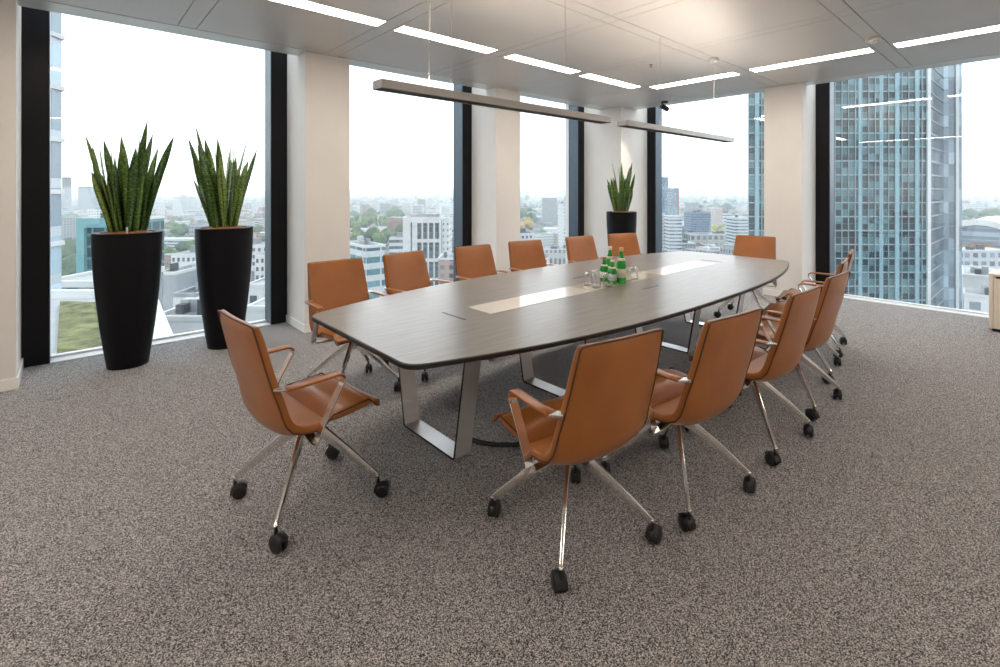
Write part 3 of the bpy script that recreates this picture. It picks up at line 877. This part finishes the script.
wallstrip(loc(30, 20.9), loc(176, 20.7), .35, .12, .5, 'gutter_edge')
mark(city(95, 27), 16)

block('office_building', 'grey flat-roofed block directly behind the grass roof terrace', 40, 98, 281, 62, 12, FAC[1], ROOFW, base=GZ, units=0)
t, w_, H_ = block('teal_framed_building', 'glass block in a broad teal frame, partly behind the larger planter', 79.5, 124, 219, 150, 18, facade('teal_block_glass', (.09, .21, .23), (.025, .05, .065), 4, 3.6, .84, .78), ROOFW, units=2)
tm = simple('teal_metal_cladding', (.10, .27, .29), .5, var=.08, scale=.2)
b = MB(); b.box(-1.2, 0, -w_ / 2, -w_ / 2 + .1, 0, H_); b.box(-1.2, 0, w_ / 2 - 2.4, w_ / 2, 0, H_ + .3).box(-1.2, 0, -w_ / 2, w_ / 2 - 2.4, H_ - 2.6, H_ + .3).build('teal_frame', tm, t)
block('low_white_building', 'long white low building with dark windows seen between the two planters', 152, 212, 239, 560, 22, FAC[4], ROOFW, units=2, seed=4)
block('dark_grey_block', 'blank grey block low between the two tall planters', 156, 176, 272, 130, 16, simple('grey_panel_wall', (.30, .32, .34), .8, var=.08, scale=.2), ROOFG, units=1)
block('roof_deck_building', 'low building with dark recessed roof and white walls between the planters', 173, 196, 293, 105, 16, WHITEW, ROOFD, units=3, seed=9)
block('low_annexe', 'sprawling low white annexe with roof machinery at the foot of the view between the planters', 152, 205, 316, 80, 12, WHITEW, ROOFG, units=6, seed=11)
block('pale_slab_tower', 'plain pale slab rising just beside the second planter', 192, 214, 262, 140, 18, simple('pale_panel_wall', (.42, .44, .46), .7, var=.06, scale=.1), ROOFW, units=1)
block('white_terrace_building', 'white building with stepped flat roofs between second planter and black mullion', 246, 282, 284, 105, 20, FAC[0], ROOFW, units=3, seed=5)
block('hall_building', 'wide pale hall with flat roof low behind the second planter', 246, 300, 306, 85, 12, WHITEW, ROOFW, units=2, seed=2)
block('distant_slab', 'hazy dark slab block on the horizon near the black mullion of the first window', 78, 97, 186.5, 1500, 30, FAC[1], ROOFG)
block('distant_slim_tower', 'faint slim tower on the skyline close to the glass wing', 62, 66, 177, 1400, 18, FAC[1], ROOFG)
block('distant_white_slab', 'hazy white slab blocks on the skyline between the planters', 172, 190, 197, 1300, 25, FAC[0], ROOFW)

# --- second window ------------------------------------------------------
t, w_, H_ = block('white_office_tower', 'white office tower with blank stair end and grid of tall dark windows', 403, 441, 217, 265, 17, WHITEW, ROOFG, units=3, seed=3, turn=R(4))
gw = facade('tall_window_glass', (.10, .13, .14), (.05, .07, .08), 1.8, 3.4, .85, .8)
gr = [H_ - 9.5 - 10.6 * k for k in range(5)]
for k in range(5):
    for i in range(4):
        y = w_ / 2 - 18.8 * w_ / 20.7 + i * 4.15 * w_ / 20.7 - 2.6
        y = -w_ / 2 + 1.0 + i * 3.2
        MB().box(-.12, 0, y, y + 2.3, max(1, gr[k] - 2.5), gr[k] + 6.2).build('window', gw, t)
MB().box(-.15, 0, w_ / 2 - 5.0, w_ / 2 - 4.2, 4, H_ - 3).build('stair_window', gw, t)
MB().box(2, 10, -w_ / 2 + 1, w_ / 2 - 7, H_ - .4, H_ + 1.6).build('plant_room', UNIT, t)
block('stair_core_tower', 'narrow white tower wall with small square windows, attached to the dark-windowed office tower', 441.6, 449, 219, 268, 16, facade('small_window_facade', (.54, .55, .55), (.12, .14, .15), 2.2, 3.4, .4, .4), ROOFG)
gb = facade('teal_office_glass', (.46, .48, .49), (.055, .115, .13), 5, 3.7, .9, .5)
t, w_, H_ = block('corner_office', 'white office block with glass bands and grey roof before the white office tower', 362, 389, 245, 150, 17, gb, ROOFG, units=4, seed=8, turn=R(40))
block('low_shed_building', 'low white building with broad roof left of the white office tower', 386, 401, 259, 240, 14, FAC[0], ROOFG, units=2)
block('brick_apartment', 'pinkish brick apartment block beside the second black mullion', 438, 460, 258, 190, 14, facade('pink_brick_facade', (.33, .23, .205), (.07, .09, .10), 3.4, 3.3, .5, .5), ROOFG, units=1)
block('white_row_building', 'long white low building among trees left of the white office tower', 350, 366, 229, 720, 24, WHITEW, ROOFW)
block('white_flat_building', 'white flat building half hidden by trees behind the corner office', 372, 400, 227, 780, 20, WHITEW, ROOFG)
block('distant_white_tower', 'hazy white apartment tower on the skyline above the white office tower', 402, 411, 202, 1100, 22, FAC[0], ROOFW, group=None)
block('distant_pale_tower', 'second hazy pale apartment tower beside the skyline white tower', 413, 422, 205, 1060, 20, FAC[4], ROOFW)
block('distant_white_hall', 'hazy long white hall below the skyline in the second window', 436, 462, 203, 1250, 30, WHITEW, ROOFW)
block('distant_grey_slab', 'hazy grey slab on the skyline left of the skyline white tower', 380, 390, 203, 1150, 22, FAC[1], ROOFG)

# --- third window -------------------------------------------------------
block('white_slab_tower', 'white slab tower with dark cap beside the third black mullion', 560, 571, 203, 480, 16, facade('white_slab_facade', (.52, .54, .54), (.20, .24, .26), 14, 3.4, .5, .4), ROOFD, units=1)
block('hazy_dark_block', 'broad hazy blue-grey block on the skyline of the third window', 543, 557, 198, 900, 30, FAC[1], ROOFD)
block('long_terminal', 'long low building with a row of tall windows at the foot of the third window', 540, 590, 249, 440, 22, facade('arched_row_facade', (.40, .41, .40), (.08, .09, .10), 4, 12, .5, .6), ROOFG, units=3)
block('dark_blue_hall', 'dark bluish roofed building low in the third window', 524, 545, 234, 620, 24, FAC[1], ROOFD, units=3, seed=6)
block('white_platform_roof', 'wide pale roof in the middle of the third window', 545, 585, 229, 760, 40, WHITEW, ROOFW)
block('low_grey_terrace', 'low grey terrace roofs at the bottom of the third window', 518, 538, 252, 420, 16, FAC[1], ROOFW, units=4, seed=3)

# --- fourth window ------------------------------------------------------
dg = facade('dark_blue_tower_glass', (.10, .14, .17), (.09, .16, .21), 1.8, 3.6, .85, .8, .3)
block('dark_glass_tower', 'dark blue glass tower beside the corner mullion, taller of two joined towers', 652, 668.5, 177, 640, 18, dg, ROOFD)
t, w_, H_ = block('red_edged_tower', 'lower dark tower with reddish edge joined to the dark glass tower', 671.5, 679, 188, 600, 16, facade('grey_tower_glass', (.16, .18, .20), (.12, .18, .22), 1.8, 3.6, .8, .7, .3), ROOFD)
MB().box(-.5, 0, -w_ / 2, -w_ / 2 + 1.8, 0, H_).build('red_edge', simple('dull_red_cladding', (.32, .14, .13), .7, var=.1, scale=.2), t)
block('white_stepped_block', 'white stepped apartment block below the dark glass tower', 657, 665, 214, 480, 14, FAC[0], ROOFW)
block('white_banded_block', 'white apartment block with window bands below the red-edged tower', 669, 682, 216, 465, 14, FAC[4], ROOFW)
block('navy_office', 'dark navy office block in the middle of the window left of the beige pier', 692, 711, 212, 700, 30, facade('navy_facade', (.14, .18, .24), (.05, .08, .12), 3, 3.4, .7, .6), ROOFD, units=3)
block('pink_apartment_tower', 'pale pink apartment blocks beyond the navy office', 712, 722, 208, 860, 24, facade('pink_facade', (.40, .32, .305), (.14, .15, .17), 3, 3.2, .5, .5), ROOFW)
block('pale_office_slab', 'pale office slab next to the glass tower edge', 735, 750, 217, 520, 20, FAC[4], ROOFW, units=1)
block('white_long_roof', 'long white roof in front of the navy office', 683, 701, 222, 830, 26, WHITEW, ROOFW)
block('row_of_sheds', 'long low building with dark window row below the navy office', 690, 735, 234, 590, 20, facade('shed_row_facade', (.36, .36, .35), (.09, .10, .11), 7, 9, .55, .5), ROOFG, units=4, seed=13)
block('low_rail_depot', 'low pale depot roofs at the foot of the fourth window', 660, 696, 243, 500, 20, FAC[1], ROOFW, units=3, seed=14)
block('rail_office', 'low grey rail office beyond the head chair', 704, 745, 250, 440, 16, FAC[1], ROOFG, units=3, seed=15)

# --- the big glass tower next door --------------------------------------
t = thing('glass_skyscraper', 'tall blue-green glass skyscraper filling the short window wall', 'skyscraper', (0, 0, GZ))
tg = facade('skyscraper_glass', (.11, .17, .20), (.008, .028, .038), 1.8107, 1.89, .999, .94, .35, win2=(.095, .20, .225), wrough=.12)
tg2 = facade('skyscraper_side_glass', (.11, .135, .16), (.035, .05, .065), 1.72, 3.78, .92, .86, .35, wrough=.1)
tg3 = facade('skyscraper_core_glass', (.22, .26, .295), (.17, .215, .25), 1.5, 3.78, .92, .92, .3, wrough=.15)
D = 132.
P0, P1 = city(748, D), city(928, D)
P2 = city(942.5, D + 17); P3 = city(962, D + 15.5); P4 = city(962, D + 42); P5 = city(770, D + 50)
HT = 150.
def ccw(ps):
    a = sum(p.x * q.y - q.x * p.y for p, q in zip(ps, ps[1:] + ps[:1]))
    return [tuple(p) for p in (ps if a > 0 else ps[::-1])]
MB().prism(ccw([P0, P1, P2, P5]), 0, HT).build('main_wall', tg, t)
core = MB().prism(ccw([P2, P3, P4, P2 + (P5 - P2) * .2]), 0, HT + 2).build('core_wall', tg3, t)
sd = (P2 - P1); sn = Vector((sd.y, -sd.x)).normalized()
if sn.dot(P1 - P5) < 0: sn = -sn
def slab(p, q, n, d0, d1, z0, z1, b):
    b.prism(ccw([p + n * d0, q + n * d0, q + n * d1, p + n * d1]), z0, z1)
sb = MB(); slab(P1 + sd * .02, P2, sn, .0, .25, 0, HT, sb); sb.build('side_wall', tg2, t)
fm = simple('pale_floor_edge', (.22, .30, .33), .4, var=.08, scale=.1)
fm2 = simple('dark_floor_edge', (.10, .13, .16), .4, var=.08, scale=.1)
cm = simple('pale_cyan_column', (.19, .32, .37), .45, var=.06, scale=.3)
wm = simple('white_corner_trim', (.52, .545, .56), .4, var=.03, scale=.2)
fn = (P1 - P0).normalized(); nn = Vector((fn.y, -fn.x))
if nn.dot(-P0) < 0: nn = -nn
LW = (P1 - P0).length
b = MB()
for k in range(int(HT / 3.78)):
    slab(P0, P1, nn, 0, .22, 3.78 * k - .16, 3.78 * k + .16, b)
b.build('floor_edge', fm, t)
b = MB()
nm_ = 27
for i in range(nm_ + 1):
    p = P0 + fn * (i * LW / nm_ - .045); slab(p, p + fn * .13, nn, 0, .28, 0, HT, b)
b.build('mullion_grille', simple('silver_mullion', (.28, .33, .35), .4, .2, var=.05, scale=.2), t)
for px in (757, 775, 793, 811, 829, 860, 881, 897, 917):
    p = P0 + fn * ((px - 748) / 180 * LW - .5); b = MB(); slab(p, p + fn * 1.0, nn, .0, .16, 0, HT, b); b.build('facade_column', cm, t)
for k in range(int(HT / 3.78)):
    pass
b = MB()
for k in range(int(HT / 3.78)): slab(P1, P2, sn, .25, .42, 3.78 * k - .18, 3.78 * k + .06, b)
b.build('side_floor_edge', fm, t)
b = MB(); slab(P1 - fn * .5, P1 + fn * .35, nn, -.1, .5, 0, HT + 2, b); b.build('corner_trim', wm, t)
cn = (P3 - P2).normalized()
b = MB(); nv = Vector((cn.y, -cn.x)); nv = nv if nv.dot(-P2) > 0 else -nv
p = P2 + (P3 - P2) * .64; slab(p, p + cn * .8, nv, 0, .5, 0, HT + 2, b); b.build('core_trim', wm, t)
b = MB()
for k in range(int(HT / 3.78)): slab(P2, P3, nv, 0, .12, 3.78 * k - .1, 3.78 * k + .1, b)
b.build('core_floor_edge', fm, t)
for f_, h_ in ((.12, 2.2), (.30, 5.6), (.42, 8.0), (.60, 3.6), (.74, 6.4)):
    pass
mark(city(850, 155), 48)

# --- station hall and roofs beyond the tower -----------------------------
t = thing('station_hall', 'large arched white hall roof beyond the skyscraper', 'station hall', (0, 0, GZ))
sh = city(979, 500); ax_ = city(1010, 760) - city(979, 500); ax_.normalize(); sx_ = Vector((ax_.y, -ax_.x))
def arch(r0, r1, l0, l1, b, n=20):
    hb = 2.
    for i in range(n):
        aa, ab = PI * i / n, PI * (i + 1) / n
        for r, flip in ((r1, 0), (r0, 1)):
            v = []
            for l, a in ((l0, aa), (l1, aa), (l1, ab), (l0, ab)):
                p = sh + ax_ * l + sx_ * (-math.cos(a) * r); v.append((p.x, p.y, hb + math.sin(a) * r * .98))
            k = len(b.v); b.v += v; b.face([k, k + 1, k + 2, k + 3] if not flip else [k + 3, k + 2, k + 1, k], 0, [(a / PI * 60, l) for l, a in ((l0, aa), (l1, aa), (l1, ab), (l0, ab))])
        v = []
        for r, a in ((r0, aa), (r1, aa), (r1, ab), (r0, ab)):
            p = sh + ax_ * l0 + sx_ * (-math.cos(a) * r); v.append((p.x, p.y, hb + math.sin(a) * r * .98))
        k = len(b.v); b.v += v; b.face([k, k + 1, k + 2, k + 3])
b = MB(); arch(34, 40, 0, 5, b); b.build('arch_rim', WHITEW, t)
b = MB(); arch(35, 37, 5, 190, b); b.build('vault_roof', facade('vault_glazing', (.44, .47, .49), (.28, .32, .35), 4, 6, .8, .75), t)
gl_ = facade('gable_glazing', (.26, .29, .32), (.13, .165, .20), 3, 4, .85, .85)
b = MB(); pts_ = []
for i in range(21):
    a = PI * i / 20; pts_.append((-math.cos(a) * 34.5, 2 + math.sin(a) * 34.5 * .98))
k0 = 0
b.v = [(*(sh + ax_ * 3 + sx_ * u), z) for u, z in pts_] + [(*(sh + ax_ * 3 + sx_ * u), 0) for u, z in (pts_[0], pts_[-1])]
b.face(list(range(20, -1, -1)) + [21, 22], 0, [(b.v[i][0], b.v[i][2]) for i in list(range(20, -1, -1)) + [21, 22]])
b.build('gable_wall', gl_, t)
mark(sh + ax_ * 20, 48); mark(sh + ax_ * 75, 48); mark(sh + ax_ * 130, 48); mark(sh + ax_ * 185, 48)
block('station_building', 'long pale building with window rows in front of the arched hall', 963, 1012, 250, 290, 14, facade('station_front_facade', (.42, .435, .45), (.11, .135, .165), 5, 5, .6, .55), ROOFW, units=2)
block('white_roof_building', 'white flat roof with square roof machinery beside the oak sideboard', 963, 1012, 276, 175, 30, WHITEW, ROOFW, units=5, seed=31, turn=R(-43))
block('white_office_block', 'bright white office block with dark square windows at the foot of the tower', 964, 1014, 296, 122, 10, facade('bright_square_windows', (.54, .555, .57), (.12, .14, .16), 4.2, 4., .5, .5), ROOFW, units=3, seed=33, turn=R(-43))

# --- trees that stand out ------------------------------------------------
def crown_mesh(rg, r, squash):
    b = MB(); n, m = 12, 8
    ph = [rg.uniform(0, 6.28) for _ in range(6)]
    for i in range(m + 1):
        th = PI * i / m
        for j in range(n):
            a = 2 * PI * j / n
            k = 1 + .16 * math.sin(3 * a + ph[0] + th * 2) + .12 * math.sin(5 * a + ph[1] - 3 * th) + .14 * math.sin(4 * th + ph[2] + 2 * a)
            b.v.append((r * k * math.sin(th) * math.cos(a), r * k * math.sin(th) * math.sin(a), r * squash * (1 + k * math.cos(th))))
    for i in range(m):
        for j in range(n):
            b.face([i * n + j, (i + 1) * n + j, (i + 1) * n + (j + 1) % n, i * n + (j + 1) % n], 0, None, True)
    return b
TPROTO = []
for k, mtl in enumerate(TREEM):
    for q in range(2):
        rg = random.Random(50 + k * 3 + q)
        tr = thing('tree', 'x', 'tree')
        o = crown_mesh(rg, 6.0, .85); [None for _ in ()]
        o.v = [(x, y, z + 3.) for x, y, z in o.v]; o.build('crown', mtl, tr)
        MB().tube([(0, 0, 0), (.2, 0, 4), (0, .1, 7)], .5, 7).build('trunk', BARK, tr)
        TPROTO.append(tr)
TUSED = set()
def tree(k, c, s, label, group):
    if k not in TUSED: o = TPROTO[k]; TUSED.add(k)
    else: o = copy_tree(TPROTO[k])
    o.location = (c.x, c.y, GZ); o.scale = (s, s, s * rnd.uniform(.85, 1.15)); o.rotation_euler = (0, 0, rnd.uniform(0, 6))
    o['label'] = label; o['group'] = group
    mark(c, 8.2 * s)
def clump(px0, px1, y0, y1, n, kinds, s, label, group):
    k = 0; tries = 0
    while k < n and tries < 400:
        tries += 1
        yb = rnd.uniform(y0, y1); F = (CAMH - GZ - 6 * s) * FPX / (yb - 190)
        c = city(rnd.uniform(px0, px1), F); sc = s * rnd.uniform(.8, 1.25)
        if not free(c, 8.2 * sc): continue
        tree(rnd.choice(kinds), c, sc, label, group); k += 1
clump(61, 80, 250, 276, 9, [0, 1, 2], 1.15, 'dark green tree in the clump beside the teal framed block', 'trees by the teal framed block')
clump(150, 205, 247, 262, 16, [0, 1, 2, 3], 1.1, 'green tree in the riverside row between the two planters', 'riverside trees between the planters')
clump(148, 205, 226, 237, 10, [1, 2, 3], 1.2, 'green tree behind the low white building between the planters', 'trees behind the low white building')
clump(255, 272, 244, 258, 8, [0, 1, 2], 1.1, 'dark green tree between second planter and black mullion', 'trees right of the second planter')
clump(352, 402, 212, 228, 26, [0, 1, 2, 3], 1.5, 'green tree in the wooded belt left of the white office tower', 'trees left of the white office tower')
clump(352, 402, 233, 250, 22, [0, 1, 3], 1.2, 'green tree in the row behind the corner office', 'trees behind the corner office')
clump(361, 372, 285, 300, 4, [2, 3, 4], .7, 'bright green street tree at the foot of the corner office', 'street trees by the corner office')
clump(520, 534, 212, 221, 7, [0, 1, 2], 1.6, 'dark green tree in the park beside the third pier', 'dark park trees by the third pier')
clump(520, 531, 222, 229, 6, [6, 7], 1.4, 'yellow autumn tree in the park beside the third pier', 'yellow park trees by the third pier')
clump(716, 732, 236, 246, 9, [4, 5, 2], .9, 'bright green tree in front of the low rail office', 'trees by the rail office')
clump(690, 740, 203, 210, 14, [0, 1], 1.8, 'hazy dark tree below the skyline left of the glass tower', 'hazy trees left of the glass tower')
clump(966, 1000, 215, 222, 8, [0, 1], 1.8, 'hazy tree beyond the arched hall', 'hazy trees beyond the arched hall')
for k, tr in enumerate(TPROTO):
    if k not in TUSED:
        for ch in list(tr.children): bpy.data.objects.remove(ch)
        bpy.data.objects.remove(tr)

# --- river and streets -----------------------------------------------------
def ribbon(name, pts, w, mat, z):
    b = MB(); P = [Vector(p) for p in pts]
    for i, p in enumerate(P):
        t_ = (P[min(i + 1, len(P) - 1)] - P[max(i - 1, 0)]).normalized(); n_ = Vector((-t_.y, t_.x)) * w / 2
        b.v += [(*(p + n_), z), (*(p - n_), z)]
    for i in range(len(P) - 1): b.face([2 * i, 2 * i + 1, 2 * i + 3, 2 * i + 2])
    return structure(b.build(name, mat))
ribbon('river', [city(p, F) for p, F in ((-60, 420), (40, 440), (120, 455), (180, 462), (240, 460), (300, 470), (380, 520))], 34, WATER, GZ + .15)
ribbon('road_surface', [city(p, F) for p, F in ((655, 330), (690, 345), (720, 352), (760, 350))], 14, simple('pale_asphalt', (.50, .51, .52), .9, var=.08, scale=.05), GZ + .2)
ribbon('road_surface', [city(p, F) for p, F in ((505, 345), (540, 350), (575, 362), (620, 372))], 12, simple('pale_asphalt', (.50, .51, .52), .9, var=.08, scale=.05), GZ + .2)

# --- the spread of ordinary city blocks -------------------------------------
ZONES = [(50, 275, 'window with planters'), (346, 462, 'second window'), (517, 578, 'third window'), (655, 750, 'fourth window'), (960, 1002, 'window past the skyscraper')]
PROTOS = {}
def city_block(kind, rk):
    if (kind, rk) not in PROTOS:
        b = MB(); b.box(-8, 8, -10, 10, 0, 14, 0, None, 1)
        if rk == 3:
            k = len(b.v); b.v += [(-8.4, -10.4, 14), (8.4, -10.4, 14), (8.4, 10.4, 14), (-8.4, 10.4, 14), (0, -7, 19), (0, 7, 19)]
            for f in ((0, 1, 4), (1, 2, 5, 4), (2, 3, 5), (3, 0, 4, 5)): b.face([k + i for i in f], 1)
        else:
            b.box(-4, 1, -5, 2, 14, 16.5, 1)
        o = b.build('city_block', [FAC[kind], ROOFS[rk]])
        PROTOS[(kind, rk)] = o
        return o
    o = PROTOS[(kind, rk)].copy(); COL.objects.link(o); return o
DESC = ['white', 'grey', 'beige', 'brick', 'banded']; RD = ['grey', 'white', 'dark', 'tiled']
cnt = 0; tries = 0
while cnt < 300 and tries < 9000:
    tries += 1
    z0, z1, zn = rnd.choices(ZONES, weights=[10, 6, 3.5, 5.5, 2])[0]
    y = 194 + 110 * rnd.random() ** 2.3 + 5
    F = (CAMH - GZ) * FPX / (y - 190)
    if F < 130: continue
    c = city(rnd.uniform(z0, z1), F)
    s_ = rnd.uniform(.7, 1.5) * (1 if F < 700 else 1.3); rr = 13.2 * s_
    if not free(c, rr): continue
    kind = rnd.choices(range(5), weights=[5, 3, 2, 1.3, 2])[0]; rk = rnd.choices(range(4), weights=[4, 3, 2, 1.5])[0]
    o = city_block(kind, rk)
    o.location = (c.x, c.y, GZ); o.scale = (s_, s_, rnd.choice([.6, .8, 1., 1., 1.3, 1.8])); o.rotation_euler = (0, 0, A1 + rnd.choice([.25, .25 + PI / 2]) + rnd.uniform(-.25, .25))
    tag(o, '%s low city block with %s roof, seen through the %s' % (DESC[kind], RD[rk], zn), 'building', '%s blocks with %s roofs, %s' % (DESC[kind], RD[rk], zn))
    mark(c, rr); cnt += 1
# beyond, nobody could count them: roofs and tree cover to the horizon
b = MB(); tb = MB()
for k in range(11000):
    z0, z1 = rnd.choices([(z[0], z[1]) for z in ZONES], weights=[10, 6, 4, 6, 3])[0]
    F = 380 * (11 ** rnd.random()); c = city(rnd.uniform(z0 - 6, z1 + 6), F)
    if rnd.random() < .62:
        s_ = rnd.uniform(7, 17)
        if not claim(c, s_ * 1.18): continue
        M = Matrix.Translation((c.x, c.y, GZ)) @ Matrix.Rotation(rnd.uniform(0, 3), 4, 'Z')
        hh = rnd.choice([7, 9, 10, 12, 14, 18] if rnd.random() < .97 else [30, 38])
        rk = rnd.choice([4, 4, 5, 5, 6, 7])
        b.box(-s_, s_, -s_ * .6, s_ * .6, 0, hh, rnd.randrange(4), M, rk)
    else:
        s_ = rnd.uniform(6, 15)
        if not claim(c, s_ * 1.3): continue
        k0 = len(tb.v); n = 7
        tb.v += [(c.x + s_ * math.cos(6.283 * j / n) * rnd.uniform(.7, 1.3), c.y + s_ * math.sin(6.283 * j / n) * rnd.uniform(.7, 1.3), GZ) for j in range(n)]
        tb.v += [(c.x + s_ * .8 * math.cos(6.283 * j / n + .4), c.y + s_ * .8 * math.sin(6.283 * j / n + .4), GZ + rnd.uniform(6, 10)) for j in range(n)]
        tb.v.append((c.x, c.y, GZ + 13)); mi = rnd.randrange(3)
        for j in range(n):
            j2 = (j + 1) % n
            tb.face([k0 + j, k0 + j2, k0 + n + j2, k0 + n + j], mi, None, True); tb.face([k0 + n + j, k0 + n + j2, k0 + 2 * n], mi, None, True)
tag(b.build('distant_city', FAC[:4] + ROOFS), 'countless small hazy roofs stretching to the horizon beyond the windows', 'city', kind='stuff')
tag(tb.build('distant_treetops', TREEM[:3]), 'hazy patches of treetops between the far roofs', 'trees', kind='stuff')
# low wooded ridge on the horizon
b = MB(); k = 60
for i in range(k + 1):
    p = -40 + 1100 * i / k; F = 6000
    c0 = city(p, F); c1 = city(p, F + 900); h_ = 22 + 14 * math.sin(i * .5) * math.sin(i * .17 + 1) + rnd.uniform(-5, 5)
    b.v += [(c0.x, c0.y, GZ), (c1.x, c1.y, GZ + 45 + h_)]
for i in range(k): b.face([2 * i, 2 * i + 2, 2 * i + 3, 2 * i + 1], 0, None, True)
structure(b.build('hills', simple('wooded_ridge', (.10, .125, .13), .95, var=.4, scale=.004)))

# --- mist over the city ------------------------------------------------------
hm = bpy.data.materials.new('city_mist'); hm.use_nodes = True
hn = hm.node_tree; hn.nodes.clear()
ho = N(hn, 'ShaderNodeOutputMaterial'); hv = N(hn, 'ShaderNodeVolumeScatter')
hv.inputs['Color'].default_value = (.52, .59, .65, 1); hv.inputs['Density'].default_value = .00034; hv.inputs['Anisotropy'].default_value = .3
hn.links.new(hv.outputs[0], ho.inputs['Volume'])
hz = MB().prism([(11, -3500), (8800, -3500), (8800, 8800), (-5500, 8800), (-5500, 9), (11, 9)], GZ + .5, 6)
structure(hz.build('haze', hm))
#CITY-END

# ---------------------------------------------------------------- light
w = bpy.data.worlds.new('overcast_sky'); S.world = w; w.use_nodes = True
nt = w.node_tree; bg = nt.nodes['Background']
tc = N(nt, 'ShaderNodeTexCoord'); sp = N(nt, 'ShaderNodeSeparateXYZ'); nt.links.new(tc.outputs['Generated'], sp.inputs[0])
n1 = N(nt, 'ShaderNodeTexNoise'); n1.inputs['Scale'].default_value = 2.2; n1.inputs['Detail'].default_value = 4
nt.links.new(tc.outputs['Generated'], n1.inputs['Vector'])
r1 = ramp(nt, [(.0, (.70, .76, .82)), (.02, (.80, .86, .91)), (.10, (.88, .945, .99)), (.35, (.86, .94, 1.)), (1., (.83, .925, 1.))])
nt.links.new(sp.outputs[2], r1.inputs['Fac'])
mx = N(nt, 'ShaderNodeMix', data_type='RGBA', blend_type='MULTIPLY'); mx.inputs['Factor'].default_value = .10
nt.links.new(r1.outputs['Color'], mx.inputs['A']); nt.links.new(n1.outputs['Fac'], mx.inputs['B'])
nt.links.new(mx.outputs['Result'], bg.inputs['Color']); bg.inputs['Strength'].default_value = 2.05

sp_ = bpy.data.lights.new('spot', 'SPOT'); so = bpy.data.objects.new('spot_lamp', sp_); COL.objects.link(so)
sp_.energy = 25; sp_.color = (1, .85, .66); sp_.spot_size = R(46); sp_.spot_blend = .8; sp_.shadow_soft_size = .03
so.location = (7.14, 4.17, ZC - .12)
so.rotation_euler = (Vector((7.1, 4.8, 1.9)) - Vector(so.location)).to_track_quat('-Z', 'Y').to_euler()

S.view_settings.view_transform = 'Standard'; S.view_settings.look = 'None'
S.view_settings.gamma = 1; S.view_settings.use_curve_mapping = False; S.view_settings.exposure = 0.68
S.cycles.use_denoising = True
S.cycles.max_bounces = 10; S.cycles.diffuse_bounces = 5; S.cycles.glossy_bounces = 5; S.cycles.transparent_max_bounces = 16; S.cycles.transmission_bounces = 8
S.cycles.sample_clamp_indirect = 6; S.cycles.volume_bounces = 2
